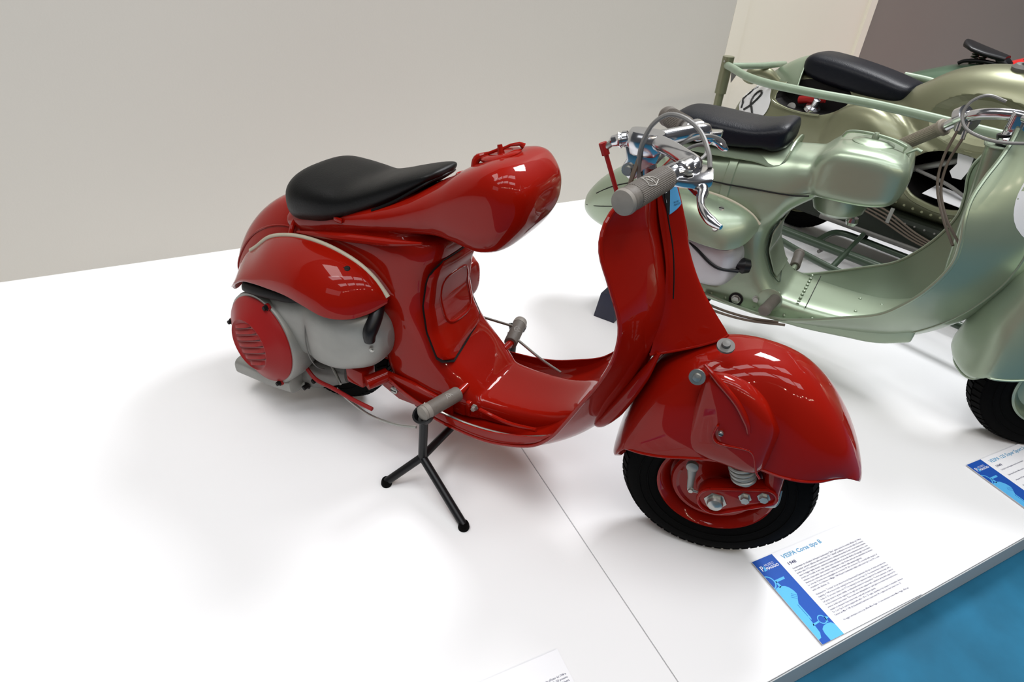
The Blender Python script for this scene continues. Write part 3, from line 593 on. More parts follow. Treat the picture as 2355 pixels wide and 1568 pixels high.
GB = [(-1.425, .352, .322, .012, 2.2), (-1.412, .385, .300, .045, 2.4), (-1.37, .440, .282, .080, 2.5), (-1.30, .497, .270, .105, 2.6), (-1.20, .556, .270, .122, 2.7), (-1.08, .612, .30, .128, 2.8), (-.96, .645, .33, .128, 2.8), (-.86, .662, .36, .125, 2.9), (-.80, .668, .42, .122, 2.9)]
obj('panel_gap', MB().tube([on_loft(GB, s, R(a), .0005) for s, a in ((-1.36, 158), (-1.30, 152), (-1.22, 151), (-1.12, 152))], .0018, 6, m=30), DARK, gf)
obj('panel_gap', MB().tube([on_loft(GB, s, R(a), .0005) for s, a in ((-1.40, 182), (-1.34, 181), (-1.26, 180))], .0016, 6, m=20), DARK, gf)
obj('panel_gap', MB().tube([(-1.05, -.1275, .545), (-.99, -.1285, .553), (-.93, -.1285, .556), (-.86, -.1255, .560), (-.80, -.1225, .563), (-.755, -.120, .567), (-.72, -.114, .573)], .0022, 6, m=40), DARK, gf)
st_ = MB(); rows = []
for s in (-.955, -.952, -.930, -.927): rows.append([on_loft(GB, s, R(a), .0035 if s in (-.952, -.930) else 0.) for a in np.linspace(62, 176, 26)])
obj('clamp_strap', st_.grid(rows), GREEN, gf)
# tank dome, cap, sump
obj('tank_sump', MB().lathe([(-.02, .076), (.03, .074), (.055, .066), (.068, .048), (.072, .02), (.072, 0)], (-.650, .0, .575), (.08, 0, -1), 36), GREEN, gf)
obj('sediment_bowl', MB().lathe([(0, .014), (.012, .017), (.022, .013), (.026, 0)], (-.60, 0, .506), (0, 0, -1), 20), CHROME, gf)
gc = obj('fuel_cap', MB().lathe([(-.004, .052), (.003, .052), (.006, .046), (.007, .040), (.010, .036), (.012, .020), (.012, 0)], (-.622, -.002, .7125), (0, 0, 1), 40), GREEN, grn)
obj('cap_bar', MB().tube([(-.700, .008, .712), (-.690, .006, .728), (-.64, 0, .735), (-.58, -.006, .731), (-.545, -.010, .722)], .0042, 8, m=24), GREEN, gc)
obj('cap_bar_knob', MB().lathe([(0, .009), (.012, .009), (.018, .006), (.018, 0)], (-.622, 0, .722), (0, 0, 1), 16), GREEN, gc)
obj('cap_latch', MB().tube([(-.545, -.010, .722), (-.548, -.012, .700), (-.52, -.012, .722), (-.508, -.012, .718)], .004, 8), GREEN, gc)
# bench seat with a green base
bs = s_loft([(-1.170, .672, .655, .03), (-1.160, .695, .635, .075), (-1.13, .712, .628, .100), (-1.06, .716, .632, .106), (-.98, .714, .640, .104), (-.92, .714, .648, .102), (-.885, .720, .654, .100), (-.85, .732, .650, .096), (-.828, .732, .662, .085), (-.818, .715, .68, .05)], e=3.6, n=44, m=44)
gs = obj('bench_seat', bs, NAVYV, grn, sub=1, angle=180)
rows = [[(s, u*w, z-.018*abs(u)**3) for u in np.linspace(-1, 1, 15)] for s, z, w in cr([(-1.17, .640, .09), (-1.05, .640, .112), (-.95, .645, .112), (-.88, .648, .110), (-.84, .642, .106), (-.815, .652, .10), (-.805, .690, .085)], 26)]
obj('seat_base', MB().grid(rows), GREEN, gs, solid=.004)
# access door, rivets, joint on the floor
def gfront(y, z):
    s = np.interp(z, [.225, .26, .31, .375, .43, .48, .55], [-.62, -.700, -.752, -.785, -.790, -.775, -.75]); return (s+.0025-.10*abs(y)**1.5, y, z)
P = [(-.086, .465), (-.094, .41), (-.092, .355), (-.085, .305), (-.075, .285), (-.055, .285), (.045, .315), (.064, .33), (.074, .38), (.070, .44), (.058, .475), (.0, .482), (-.06, .478)]
obj('door_seam', MB().tube([gfront(y, z) for y, z in cr(P+[P[0]], 70)], .0013, 6), GREENF, gf)
rows = []
for v in np.linspace(.300, .47, 16): rows.append([tuple(np.array(gfront(y, v))+np.array((.004, 0, 0))) for y in np.linspace(-.080+.02*abs(v-.36)/.1*.4, .066, 14)])
obj('access_door', MB().grid(rows), GREEN, grn, solid=.003, off=-1)
def rivets(name, parent, pts, r=.0045, m=None, d=(0, 0, 1)):
    o = []
    base = MB().lathe([(-.002, r), (.0008, r*.9), (.0022, r*.5), (.0026, 0)], (0, 0, 0), d, 10)
    f = obj(name, base, m or GREEN, parent); f.location = pts[0]
    for p in pts[1:]:
        c = f.copy(); C.objects.link(c); c.location = p; o.append(c)
    return o
rivets('rivet', gf, [(-.652, y, .2575) for y in np.linspace(-.10, .10, 9)], .0052)
rivets('rivet', gf, [(-.50, -.05, .256), (-.44, -.06, .262), (-.50, .04, .256), (-.44, .03, .262), (-.38, -.03, .283), (-.38, .05, .283)], .005)
obj('panel_gap', MB().box((-.628, 0, .2535), (.0020, .236, .004)), DARK, gf, smooth=False)
rivets('rivet', gf, [(-.90+.045*i, -.1275, .205+.001*i) for i in range(8)], .0048, d=(0, -1, 0))
rivets('rivet', gf, [(-.60, -.121, .225), (-.56, -.118, .225)], .0055, d=(0, -1, .3))
obj('frame_bolt', bolt(MB(), (-.822, -.130, .215), (0, -1, .1), .011, .012), STEEL, gf, smooth=False)
obj('bolt_cup', MB().lathe([(0, .021), (.006, .021), (.006, .015), (0, .014)], (-.822, -.130, .215), (0, -1, .1), 24), DARK, gf)
obj('frame_bolt', bolt(MB(), (-.765, -.130, .236), (0, -1, .1), .008, .010), STEEL, gf, smooth=False)
obj('peg_plate', MB().lathe([(0, .036), (.004, .036), (.005, .033), (.005, 0)], (-.728, -.128, .246), (0, -1, .1), 32), GREEN, gf)
peg(-1, grn, (-.712, .256), r=.0165, l0=.130, l1=.222, mend=GRIP, dx=-.012); peg(1, grn, (-.712, .256), r=.0165, l0=.130, l1=.245, mend=GRIP, dx=-.010)
# leg shield and floor
GSH = [(-.92, .205, .140, -.92, .180), (-.80, .207, .160, -.80, .168), (-.69, .217, .172, -.69, .158), (-.615, .246, .180, -.60, .160), (-.514, .297, .186, -.475, .178), (-.454, .330, .188, -.385, .200), (-.419, .365, .189, -.312, .240), (-.376, .435, .190, -.235, .320),
       (-.351, .517, .190, -.178, .430), (-.357, .580, .189, -.158, .530), (-.370, .628, .180, -.168, .610), (-.374, .670, .155, -.195, .675), (-.365, .712, .120, -.230, .725), (-.352, .750, .085, -.270, .765), (-.342, .790, .050, -.310, .798), (-.340, .812, .025, -.332, .815)]
g = sheet(GSH, p=1.75)
gsh = obj('leg_shield', MB().grid(g), GREEN, grn, solid=.003)
for k in (0, -1): obj('rolled_edge', MB().tube([r[k] for r in g], .0052, 8), GREEN, gsh)
for side in (-1, 1): obj('pressed_rib', MB().tube([(r[8 if side < 0 else 22][0]+.001, r[8 if side < 0 else 22][1], r[8 if side < 0 else 22][2]-.001) for r in g[24:58]], .0035, 8), GREEN, gsh)
obj('column_casing', MB().loft([[(x, y, z) for x, y in sell((sc, 0), .040, .030, 4, 24)] for sc, z in ((-.300, .42), (-.318, .55), (-.332, .66), (-.345, .765))]), GREEN, grn, angle=50)
obj('casing_rim', MB().tube([(x, y, .765) for x, y in sell((-.345, 0), .041, .031, 4, 24)]+[(x, y, .765) for x, y in sell((-.345, 0), .041, .031, 4, 24)][:1], .0035, 8, caps=False), GREEN, gsh)
obj('headstock', MB().lathe([(-.02, .020), (.03, .020)], (-.345, 0, .765), (-.3, 0, 1), 20), BLK, gsh)
# white number oval on the front of the shield
rows = []
for v in np.linspace(-1, 1, 13):
    w_ = math.sqrt(max(1-abs(v)**2.6, 0)); rw = []
    for u in np.linspace(-1, 1, 13):
        i = (.66+.105*v); j = 12.6+u*w_*8.0
        ii = np.interp(i, [r[15][2] for r in g], range(len(g))); r0 = np.array(g[int(ii)]); r1 = np.array(g[min(int(ii)+1, len(g)-1)]); f = ii-int(ii)
        a = r0[int(j)]*(1-f)+r1[int(j)]*f; b = r0[min(int(j)+1, 30)]*(1-f)+r1[min(int(j)+1, 30)]*f; p = a*(1-(j-int(j)))+b*(j-int(j))
        rw.append((p[0]+.0035, p[1], p[2]))
    rows.append(rw)
plate = obj('number_oval', MB().grid(rows), WHITEP, gsh)
obj('number_stroke', MB().tube([(q[0]+.002, q[1], q[2]) for q in (rows[10][3], rows[8][2], rows[6][2], rows[4][2], rows[3][3])], .007, 6, m=20), BLACKP, gsh)
# cowl, engine, boot
T = [(-1.25, .42, -.112), (-1.18, .465, -.122), (-1.10, .500, -.129), (-1.03, .516, -.131), (-.96, .516, -.131), (-.90, .506, -.130), (-.85, .486, -.128), (-.82, .462, -.126)]
B = [(-1.22, .375, -.18), (-1.15, .392, -.205), (-1.08, .402, -.22), (-1.0, .410, -.232), (-.93, .408, -.238), (-.875, .408, -.228), (-.84, .420, -.195), (-.822, .448, -.135)]
Tc, Bc = cr(T, 40), cr(B, 40); rows = []
for a, b in zip(Tc, Bc):
    rows.append([(a[0]+(b[0]-a[0])*math.sin(t)**.85, a[2]+(b[2]-a[2])*math.sin(t)**.85, a[1]+(b[1]-a[1])*(1-math.cos(t))) for t in np.linspace(0, math.pi/2, 17)])
gcw = obj('engine_cowl', MB().grid(rows), GREEN, grn, solid=.0035, off=1)
obj('cowl_edge', MB().tube([r_[-1] for r_ in rows], .0025, 8), GREEN, gcw)
obj('cowl_trim', MB().tube([(q[0], q[2]-.003, q[1]+.003) for q in Tc], .0050, 10), TRIM, gcw)
_k = int(np.argmin([abs(q[0]+.955) for q in Tc])); screw('cowl_screw', gcw, rows[_k][5], (.0, -.5, 1), .0085, STEEL); screw('cowl_screw', gcw, rows[max(_k-1, 0)][11], (.0, -1, .8), .0095, STEEL)
ge = obj('engine_case', s_loft([(-1.15, .38, .27, .03, 3, -.17), (-1.08, .41, .255, .055, 3, -.17), (-.98, .425, .262, .062, 3, -.17), (-.91, .425, .262, .062, 3, -.165), (-.865, .415, .272, .055, 2.8, -.16), (-.842, .39, .30, .035, 2.6, -.155), (-.832, .36, .33, .012, 2.4, -.15)], n=40, m=44), ALU, grn, sub=1, angle=180)
ge.data.materials[0] = mat('bright_cast_alloy', (.48, .47, .49), .42, metal=.5, noise=.12, nscale=10)
obj('case_bolt', bolt(MB(), (-.945, -.226, .285), (0, -1, 0), .008, .008), STEEL, ge, smooth=False)
cable('plug_lead', ge, [(-1.04, -.20, .415), (-.96, -.226, .385), (-.89, -.225, .345), (-.83, -.19, .335)], .0052, BLK)
obj('plug_boot', MB().lathe([(-.03, .010), (-.015, .017), (.0, .024), (.018, .020), (.026, .0)], (-.826, -.165, .345), (.6, .3, 0), 20), BLK, ge)
cable('gear_cable', grn, [(-.95, -.170, .196), (-.85, -.178, .190), (-.76, -.182, .196), (-.68, -.180, .212)], .004, CABLEB)
cable('gear_cable', grn, [(-.95, -.178, .186), (-.85, -.186, .182), (-.76, -.188, .190), (-.66, -.184, .212)], .004, CABLEB)
wheel(grn, (-1.10, .0, .198), 0, rimmat=GREEN)
# chock block under the tail
ck = obj('chock_block', MB().prism([(-1.265, -.175, 0), (-1.185, -.175, 0), (-1.195, -.175, .105), (-1.250, -.175, .10)], (0, .12, 0)), NAVYB, None, bevel=.002)
ck.location = grn.location; ck.rotation_euler = grn.rotation_euler
tag(ck, 'dark blue block on the platform behind the pale green scooter, left of its engine', 'block')
# steered front: wheel, deep fender, fork
wheel(grn, (.02, 0, .205), SG, r=.205, rimmat=GREEN)
FG2 = [(-.250, .205, -.232, .243, .070), (-.262, .225, -.238, .252, .095), (-.262, .30, -.225, .255, .106), (-.260, .38, -.19, .262, .112), (-.246, .44, -.15, .275, .115), (-.225, .50, -.10, .29, .117), (-.15, .545, -.04, .31, .117), (-.05, .565, .02, .32, .117),
       (.05, .56, .07, .32, .115), (.14, .51, .12, .32, .112), (.20, .43, .16, .32, .105), (.235, .35, .19, .32, .095), (.245, .32, .205, .33, .075)]
gfd = obj('front_fender', hood(FG2, m=56, n=40, e1=2.5, e2=2.2).xf(gt), GREEN, grn, solid=.003, off=-1)
h_ = hood(FG2, m=56, n=40, e1=2.5, e2=2.2)
obj('fender_edge', MB().tube([h_.v[k] for k in range(41)], .0045, 8).xf(gt), GREEN, gfd)
for kk in (0, 40): obj('fender_edge', MB().tube([h_.v[i*41+kk] for i in range(56)], .0035, 8).xf(gt), GREEN, gfd)
obj('fork_leg', MB().tube([(-.03, -.02, .52), (.0, -.065, .40), (.06, -.075, .28), (.02, -.08, .2)], .02, 14, m=20).xf(gt), GREEN, grn)
obj('hub_cover', MB().lathe([(.03, .06), (.05, .055), (.052, .02), (.062, .018), (.062, 0)], (0, 0, .205), (0, -1, 0), 32).xf(gt), ALUD, grn)
# handlebar, left side grip drooping
gb_ = obj('handlebar', MB().tube([(-.250, -.095, .834), (-.30, -.05, .836), (-.345, 0, .836), (-.385, .015, .831), (-.425, .030, .819), (-.452, .048, .800), (-.470, .075, .778), (-.482, .10, .758), (-.50, .120, .735)], [.0135]*9, 18, m=60), CHROME, grn)
a = np.array((-.478, .093, .766)); b = np.array((-.560, .165, .680)); d = b-a; L_ = np.linalg.norm(d)
gg = obj('handlebar_grip', MB().lathe([(0, .019), (.003, .022), (.010, .022), (.014, .0175), (L_-.01, .0165), (L_, .0165), (L_+.002, 0)], a, d, 32), mat('pale_rubber', (.25, .215, .165), .6, noise=.12, nscale=40), grn)
rib = MB(); ex_ = d/L_; n1 = np.cross(ex_, (0, 0, 1.)); n1 /= np.linalg.norm(n1); n2 = np.cross(ex_, n1)
for k in range(24):
    q = math.cos(2*math.pi*k/24)*n1+math.sin(2*math.pi*k/24)*n2; rib.tube([a+ex_*.018+q*.0172, a+ex_*(L_-.004)+q*.0166], .001, 4)
o = obj('grip_ribs', rib, MATS['pale_rubber'], gg, smooth=False); o['kind'] = 'stuff'
obj('bar_tube', MB().tube([(-.250, -.095, .846), (-.235, -.13, .835), (-.225, -.17, .81), (-.23, -.22, .77)], .0135, 16, m=20), CHROME, gb_)
obj('gear_drum', MB().lathe([(-.012, .018), (-.010, .026), (.010, .026), (.012, .018)], (-.452, .048, .805), (-.6, .5, -.6), 28), CHROME, gb_)
obj('drum_disc', MB().lathe([(-.004, .030), (.004, .030), (.005, .02), (.005, 0)], (-.437, .045, .792), (.5, -.6, -.2), 28), ALU, gb_)
for dx in (0, .018):
    obj('cable_stop', MB().tube([(-.455+dx, .035, .815-dx), (-.452+dx, .020, .775-dx)], .0055, 10), CHROME, gb_)
cable('gear_cable', grn, [(-.452, .018, .775), (-.456, .002, .71), (-.444, -.025, .65), (-.405, -.08, .59), (-.362, -.135, .545)], .0034, CABLEB)
cable('gear_cable', grn, [(-.434, .018, .760), (-.442, .004, .70), (-.432, -.022, .64), (-.395, -.07, .585), (-.352, -.12, .55)], .0034, CABLEB)
cable('clutch_cable', grn, [(-.385, -.0, .862), (-.425, .005, .868), (-.452, 0, .850), (-.458, -.01, .82), (-.440, -.03, .795), (-.40, -.05, .785), (-.36, -.07, .787), (-.30, -.08, .80)], .0038, CABLE, 60)
cable('throttle_cable', grn, [(-.365, -.04, .925), (-.375, -.03, .955), (-.367, -.02, .962), (-.352, -.02, .93), (-.338, -.02, .88), (-.336, -.015, .82), (-.345, -.01, .77)], .0038, CABLE, 60)
obj('stem_clamp', MB().loft([[(x, y, z) for x, y in sell((-.342, 0), .022, .018, 3, 20)] for z in (.800, .812, .836, .845)]), CHROME, gb_, bevel=.002)
obj('stem_clamp', MB().lathe([(-.014, .012), (-.012, .016), (.012, .016), (.014, .012)], (-.330, 0, .822), (1, -.4, 0), 20), CHROME, gb_)
obj('stem_collar', MB().lathe([(0, .022), (.012, .024), (.018, .019), (.04, .017)], (-.346, 0, .772), (0, 0, 1), 24), CHROME, gb_)

# ================================================================ SIDECAR RACING SCOOTER (olive green)
YS = R(-75); lfs = np.array((math.sin(R(75)), math.cos(R(75)), 0))
sc = empty('sidecar_scooter', tuple(lfs*2.85), YS, 'olive green racing scooter with tubular sidecar frame and white number disc, at the back wall', 'scooter')
BS = [(-1.585, .43, .38, .02, 2.2), (-1.565, .49, .35, .085, 2.3), (-1.52, .552, .32, .140, 2.5), (-1.44, .605, .28, .180, 2.6), (-1.34, .638, .26, .203, 2.7), (-1.20, .645, .25, .212, 2.8), (-1.0, .640, .25, .215, 2.8), (-.86, .640, .25, .212, 2.8), (-.7, .60, .25, .205, 3), (-.55, .56, .25, .20, 3), (-.3, .54, .27, .19, 3), (-.1, .52, .30, .17, 2.8), (.1, .48, .33, .13, 2.6), (.2, .42, .36, .05, 2.4)]
body = s_loft(BS, n=56, m=80)
hump = s_loft([(-.93, .60, .50, .04), (-.90, .672, .45, .09), (-.84, .722, .42, .135), (-.77, .775, .40, .165), (-.69, .805, .40, .180), (-.60, .820, .40, .185), (-.50, .820, .40, .185), (-.38, .79, .40, .175), (-.25, .72, .40, .15), (-.15, .62, .42, .10)], e=2.5, n=44, m=44)
dome = s_loft([(-1.10, .52, .42, .01, 2.2, -.19), (-1.06, .585, .40, .04, 2.3, -.19), (-1.0, .622, .38, .062, 2.4, -.19), (-.92, .630, .36, .072, 2.4, -.19), (-.84, .600, .36, .070, 2.3, -.19), (-.78, .555, .38, .050, 2.2, -.19), (-.755, .50, .42, .015, 2.2, -.19)], n=36, m=36)
flank = s_loft([(-1.36, .60, .5, .04, 2.4), (-1.32, .665, .5, .085, 2.6), (-1.2, .690, .5, .10, 2.8), (-1.05, .68, .5, .10, 2.8), (-.88, .66, .5, .12, 2.8), (-.8, .62, .5, .12, 2.6)], n=36, m=30)
m = MB()
for q in (body, hump, dome, flank): m.add(q.v, q.f)
sb = obj('body_shell', m, GREEND, sc, voxel=.010, vsmooth=8, angle=180)
def cut(target, cutter_mb, name='cutter', m_=None):
    c = obj(name, cutter_mb, m_ or DARK, None, smooth=False); md = target.modifiers.new('c', 'BOOLEAN'); md.operation = 'DIFFERENCE'; md.object = c; md.solver = 'EXACT'  # default DARK colours the pocket walls, painting in the interior shade
    try: md.material_mode = 'TRANSFER'
    except Exception: pass
    c.parent = target.parent
    bpy.context.view_layer.update(); dg = bpy.context.evaluated_depsgraph_get(); me = bpy.data.meshes.new_from_object(target.evaluated_get(dg)); target.modifiers.clear(); old = target.data; target.data = me; bpy.data.meshes.remove(old)
    cm = c.data; bpy.data.objects.remove(c); bpy.data.meshes.remove(cm); me.name = target.name
def pocket(pts, y0, y1, n=40):
    P = cr(pts+[pts[0]], n)[:-1]; return MB().prism([(p[0], y0, p[1]) for p in P], (0, y1-y0, 0))
cut(sb, pocket([(-1.345, .60), (-1.335, .565), (-1.27, .548), (-1.19, .545), (-1.12, .552), (-1.06, .585), (-1.045, .612), (-1.08, .64), (-1.18, .655), (-1.30, .66), (-1.335, .64)], -.30, -.085))
cut(sb, pocket([(-.75, .47), (-.745, .42), (-.70, .365), (-.64, .345), (-.56, .340), (-.49, .365), (-.44, .43), (-.44, .50), (-.50, .53), (-.62, .54), (-.70, .52)], -.35, .10))
obj('footwell_rim', MB().tube([(p[0], -.205, p[1]) for p in cr([(-.44, .43), (-.49, .365), (-.56, .340), (-.64, .345), (-.70, .365), (-.745, .42), (-.75, .47), (-.73, .51)], 40)], .011, 10), GREEND, sb)
obj('opening_rim', MB().tube([(p[0], -.2105, p[1]) for p in cr([(-1.335, .62), (-1.345, .60), (-1.335, .565), (-1.27, .548), (-1.19, .545), (-1.12, .552)], 40)], .004, 8), GREEND, sb)
kr = MB().loft([[( -.585+.235*math.cos(t)*math.cos(q), -.262+.135*math.sin(q), .655+.125*math.sin(t)*math.cos(q)) for t in np.linspace(0, 6.2832, 41)[:-1]] for q in np.linspace(-1.55, 1.55, 19)])
cut(sb, kr, 'knee_cut', GREEND)
# things seen inside the opening
obj('carburettor', MB().lathe([(-.03, .012), (-.028, .028), (-.012, .034), (0, .030), (.006, .014), (.035, .014), (.037, .0)], (-1.175, -.16, .565), (.3, -.2, 1), 24), CHROME, sc)
obj('inlet_pipe', MB().tube([(-1.25, -.14, .575), (-1.20, -.14, .590), (-1.15, -.13, .600)], .016, 12), REDM, sc)
obj('oil_cap', MB().lathe([(0, .018), (.01, .017), (.012, 0)], (-1.262, -.165, .545), (.1, -.9, .5), 18), ALUD, sc)
# raised cover behind the seat
rows = []
for q in cr([(-1.50, .585, .03), (-1.47, .625, .07), (-1.42, .668, .10), (-1.36, .708, .115), (-1.305, .732, .12)], 24):
    rows.append([(q[0]+.02*(abs(u)**3), u*q[2], q[1]-.115*abs(u)**2.6) for u in np.linspace(-1, 1, 21)])
rc = obj('rear_cover', MB().grid(rows), GREEN, sc, solid=.004)
obj('cover_edge', MB().tube(rows[-1], .004, 8), GREEN, rc)
obj('breather_tube', MB().tube([(-1.475, -.19, .61), (-1.46, -.19, .645), (-1.42, -.17, .65), (-1.37, -.14, .62)], [.026, .026, .026, .02], 18, m=20, caps=False), GREEND, sc, solid=.003)
# seat
ss = s_loft([(-1.312, .712, .695, .03), (-1.304, .732, .672, .08), (-1.275, .748, .652, .104), (-1.20, .748, .634, .108), (-1.09, .738, .624, .108), (-.98, .722, .617, .106), (-.91, .708, .622, .102), (-.875, .700, .637, .085), (-.862, .685, .655, .05)], e=3.2, n=44, m=44)
obj('bench_seat', ss, NAVYV, sc, sub=1, angle=180)
# number disc painted on the tail flank
def tailpt(s, z, off=.004):
    q = cr([(a[0], a[1], a[2], a[3], a[4]) for a in BS], 260); q = q[int(np.argmin(abs(q[:, 0]-s)))]; hh = (q[1]-q[2])/2; f = min(abs(z-(q[1]+q[2])/2)/hh, .999)
    return np.array((s, -(q[3]*(1-f**q[4])**(1/q[4])+off), z))
rows = []
for r_ in np.linspace(.001, 1, 9): rows.append([tuple(tailpt(-1.438+.092*r_*math.cos(t), .530+.076*r_*math.sin(t))) for t in np.linspace(0, 2*math.pi, 49)])
nd = obj('number_disc', MB().grid(rows), WHITEP, sc, angle=180)
def stroke(P, r=.0055): obj('number_stroke', MB().tube([tuple(tailpt(x, z, .0045)) for x, z in cr(P, 36)], r, 8), BLACKP, nd)
stroke([(-1.472, .487), (-1.441, .514), (-1.416, .552), (-1.413, .568), (-1.428, .573), (-1.442, .562), (-1.449, .542), (-1.446, .522), (-1.429, .504), (-1.416, .488), (-1.41, .47)])
stroke([(-1.480, .572), (-1.486, .556), (-1.502, .530), (-1.510, .520), (-1.495, .506), (-1.492, .488)], .0050)
# fuel filler and rubber bellows on the tank
fl = obj('fuel_filler', MB().lathe([(-.01, .034), (.004, .036), (.010, .030), (.014, .026), (.016, 0)], (-.565, -.05, .820), (0, -.1, 1), 32), ALUD, sc)
bel = MB(); pr = []
for i in range(6): pr += [(.016+.016*i, .017-.001*i), (.024+.016*i, .024-.0015*i)]
obj('bellows', bel.lathe(pr+[(.12, .006), (.12, 0)], (-.555, -.05, .822), (.05, 0, 1), 24), BLK, fl)
# rail around the passenger
RP = [(-1.43, -.465, .705), (-1.38, -.525, .715), (-1.32, -.583, .72), (-1.23, -.645, .72), (-1.14, -.672, .72), (-1.05, -.665, .72), (-.96, -.648, .72), (-.82, -.61, .72), (-.65, -.60, .72), (-.475, -.61, .72), (-.30, -.61, .72), (-.05, -.60, .71)]
rail = obj('hand_rail', MB().tube(RP, .0135, 14, m=70), GREENP, sc)
obj('rail_post', MB().tube([(-1.43, -.465, .738), (-1.43, -.465, .60)], .0225, 18), GREEND, rail)
obj('rail_post', MB().tube([(-1.43, -.465, .61), (-1.43, -.465, .09)], .0165, 16), GREEND, rail)
obj('rail_tube', MB().tube([(-1.43, -.455, .702), (-1.41, -.36, .697), (-1.405, -.25, .689), (-1.42, -.13, .679), (-1.45, -.02, .666), (-1.48, .10, .652)], .0125, 14, m=40), GREENP, rail)
obj('rail_post', MB().tube([(-.16, -.60, .715), (-.16, -.60, .12)], .0150, 16), GREEND, rail)
obj('rail_tube', MB().tube([(-.98, .13, .70), (-.88, .15, .695), (-.72, .16, .672), (-.55, .16, .65)], .0125, 14, m=20), GREENP, rail)
obj('post_pin', MB().tube([(-1.43, -.49, .722), (-1.43, -.44, .722)], .004, 8), STEEL, rail)
obj('rail_pennant', MB().prism([(-1.385, -.50, .70), (-1.36, -.50, .685), (-1.375, -.50, .655)], (0, .004, 0)), ALUD, rail, smooth=False)
# low sidecar frame
lf_ = obj('sidecar_frame', MB().tube([(-1.43, -.465, .10), (-1.2, -.38, .12), (-1.03, -.365, .12), (-.60, -.36, .12), (-.20, -.37, .12), (-.12, -.40, .12), (-.10, -.48, .12), (-.16, -.60, .12)], .019, 16, m=70), GREENF, sc)
def ft(name, P, r, m_=GREENF, n_=30): return obj(name, MB().tube(P, r, 12, m=n_), m_, lf_)
ft('frame_tube', [(-.905, -.355, .12), (-.902, -.22, .125), (-.875, -.185, .125), (-.80, -.180, .125), (-.70, -.185, .125), (-.56, -.19, .125), (-.42, -.20, .125)], .0125, GREENF)
ft('frame_tube', [(-.890, -.330, .075), (-.885, -.245, .075), (-.86, -.225, .075), (-.78, -.222, .075), (-.50, -.228, .075)], .0075, ALUD)
ft('frame_brace', [(-.815, -.045, .20), (-.790, -.20, .165), (-.770, -.40, .13)], .0095)
ft('frame_brace', [(-.770, -.40, .13), (-.755, -.52, .12)], .0115)
ft('frame_brace', [(-.812, -.045, .20), (-.790, -.175, .125)], .0095)
ft('frame_tube', [(-1.0, -.47, .12), (-.90, -.50, .12), (-.755, -.53, .12), (-.5, -.55, .12), (-.16, -.57, .12)], .0135)
# dark underside with skid rails and rivets
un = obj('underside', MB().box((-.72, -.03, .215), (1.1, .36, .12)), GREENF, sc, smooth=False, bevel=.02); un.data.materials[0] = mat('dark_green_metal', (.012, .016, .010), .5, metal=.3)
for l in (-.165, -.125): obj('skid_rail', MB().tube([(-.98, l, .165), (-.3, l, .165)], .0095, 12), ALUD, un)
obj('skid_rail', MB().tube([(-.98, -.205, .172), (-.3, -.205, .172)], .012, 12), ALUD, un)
rivets('rivet', un, [(-.88+.036*i, -.212, .255) for i in range(13)], .0045, ALUD, (0, -1, 0))
rivets('rivet', sb, [(-.76+.033*i, -.2065, .325-.010*math.sin(i/9*3.1)) for i in range(10)], .0055, GREEND, (0, -1, 0))
for k in range(4):
    cable('control_cable', sc, [(-1.0, -.20, .315-.008*k), (-.88, -.222, .30-.010*k), (-.74, -.225, .285-.014*k), (-.60, -.222, .235-.010*k), (-.45, -.225, .215-.006*k), (-.3, -.22, .22)], .0038, CABLEB)
obj('cable_clip', MB().box((-.72, -.226, .272), (.014, .006, .06)), ALU, sc, bevel=.001)
# inside of the footwell: dark green panels, white plates
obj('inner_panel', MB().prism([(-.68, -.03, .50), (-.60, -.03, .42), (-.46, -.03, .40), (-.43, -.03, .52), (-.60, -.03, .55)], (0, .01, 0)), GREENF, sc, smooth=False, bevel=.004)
obj('inner_tube', MB().tube([(-.76, -.12, .42), (-.66, -.12, .475), (-.58, -.12, .52)], .012, 12), ALU, sc)
obj('inner_tube', MB().tube([(-.72, -.15, .44), (-.60, -.15, .42), (-.50, -.15, .385), (-.44, -.15, .38)], .0065, 10, m=24), CABLE, sc)
lp = [(-.615, .545), (-.600, .50), (-.612, .47), (-.595, .45), (-.565, .452), (-.555, .49), (-.56, .545)]
obj('number_plate', MB().prism([(a, -.16, b) for a, b in lp], (0, .003, 0)), WHITEP, sc, smooth=False)
obj('floor_paper', MB().prism([(-.66, -.18, .372), (-.645, -.10, .392), (-.47, -.10, .378), (-.46, -.18, .358)], (0, 0, .002)), PAPER, sc, smooth=False)
wheel(sc, (-1.18, .02, .198), 0, rimmat=GREEND); wheel(sc, (.0, .02, .198), 0, rimmat=GREEND)
obj('fork', MB().tube([(-.20, .0, .50), (-.05, .0, .40), (.0, -.06, .2)], .03, 14, m=16), GREEND, sc)

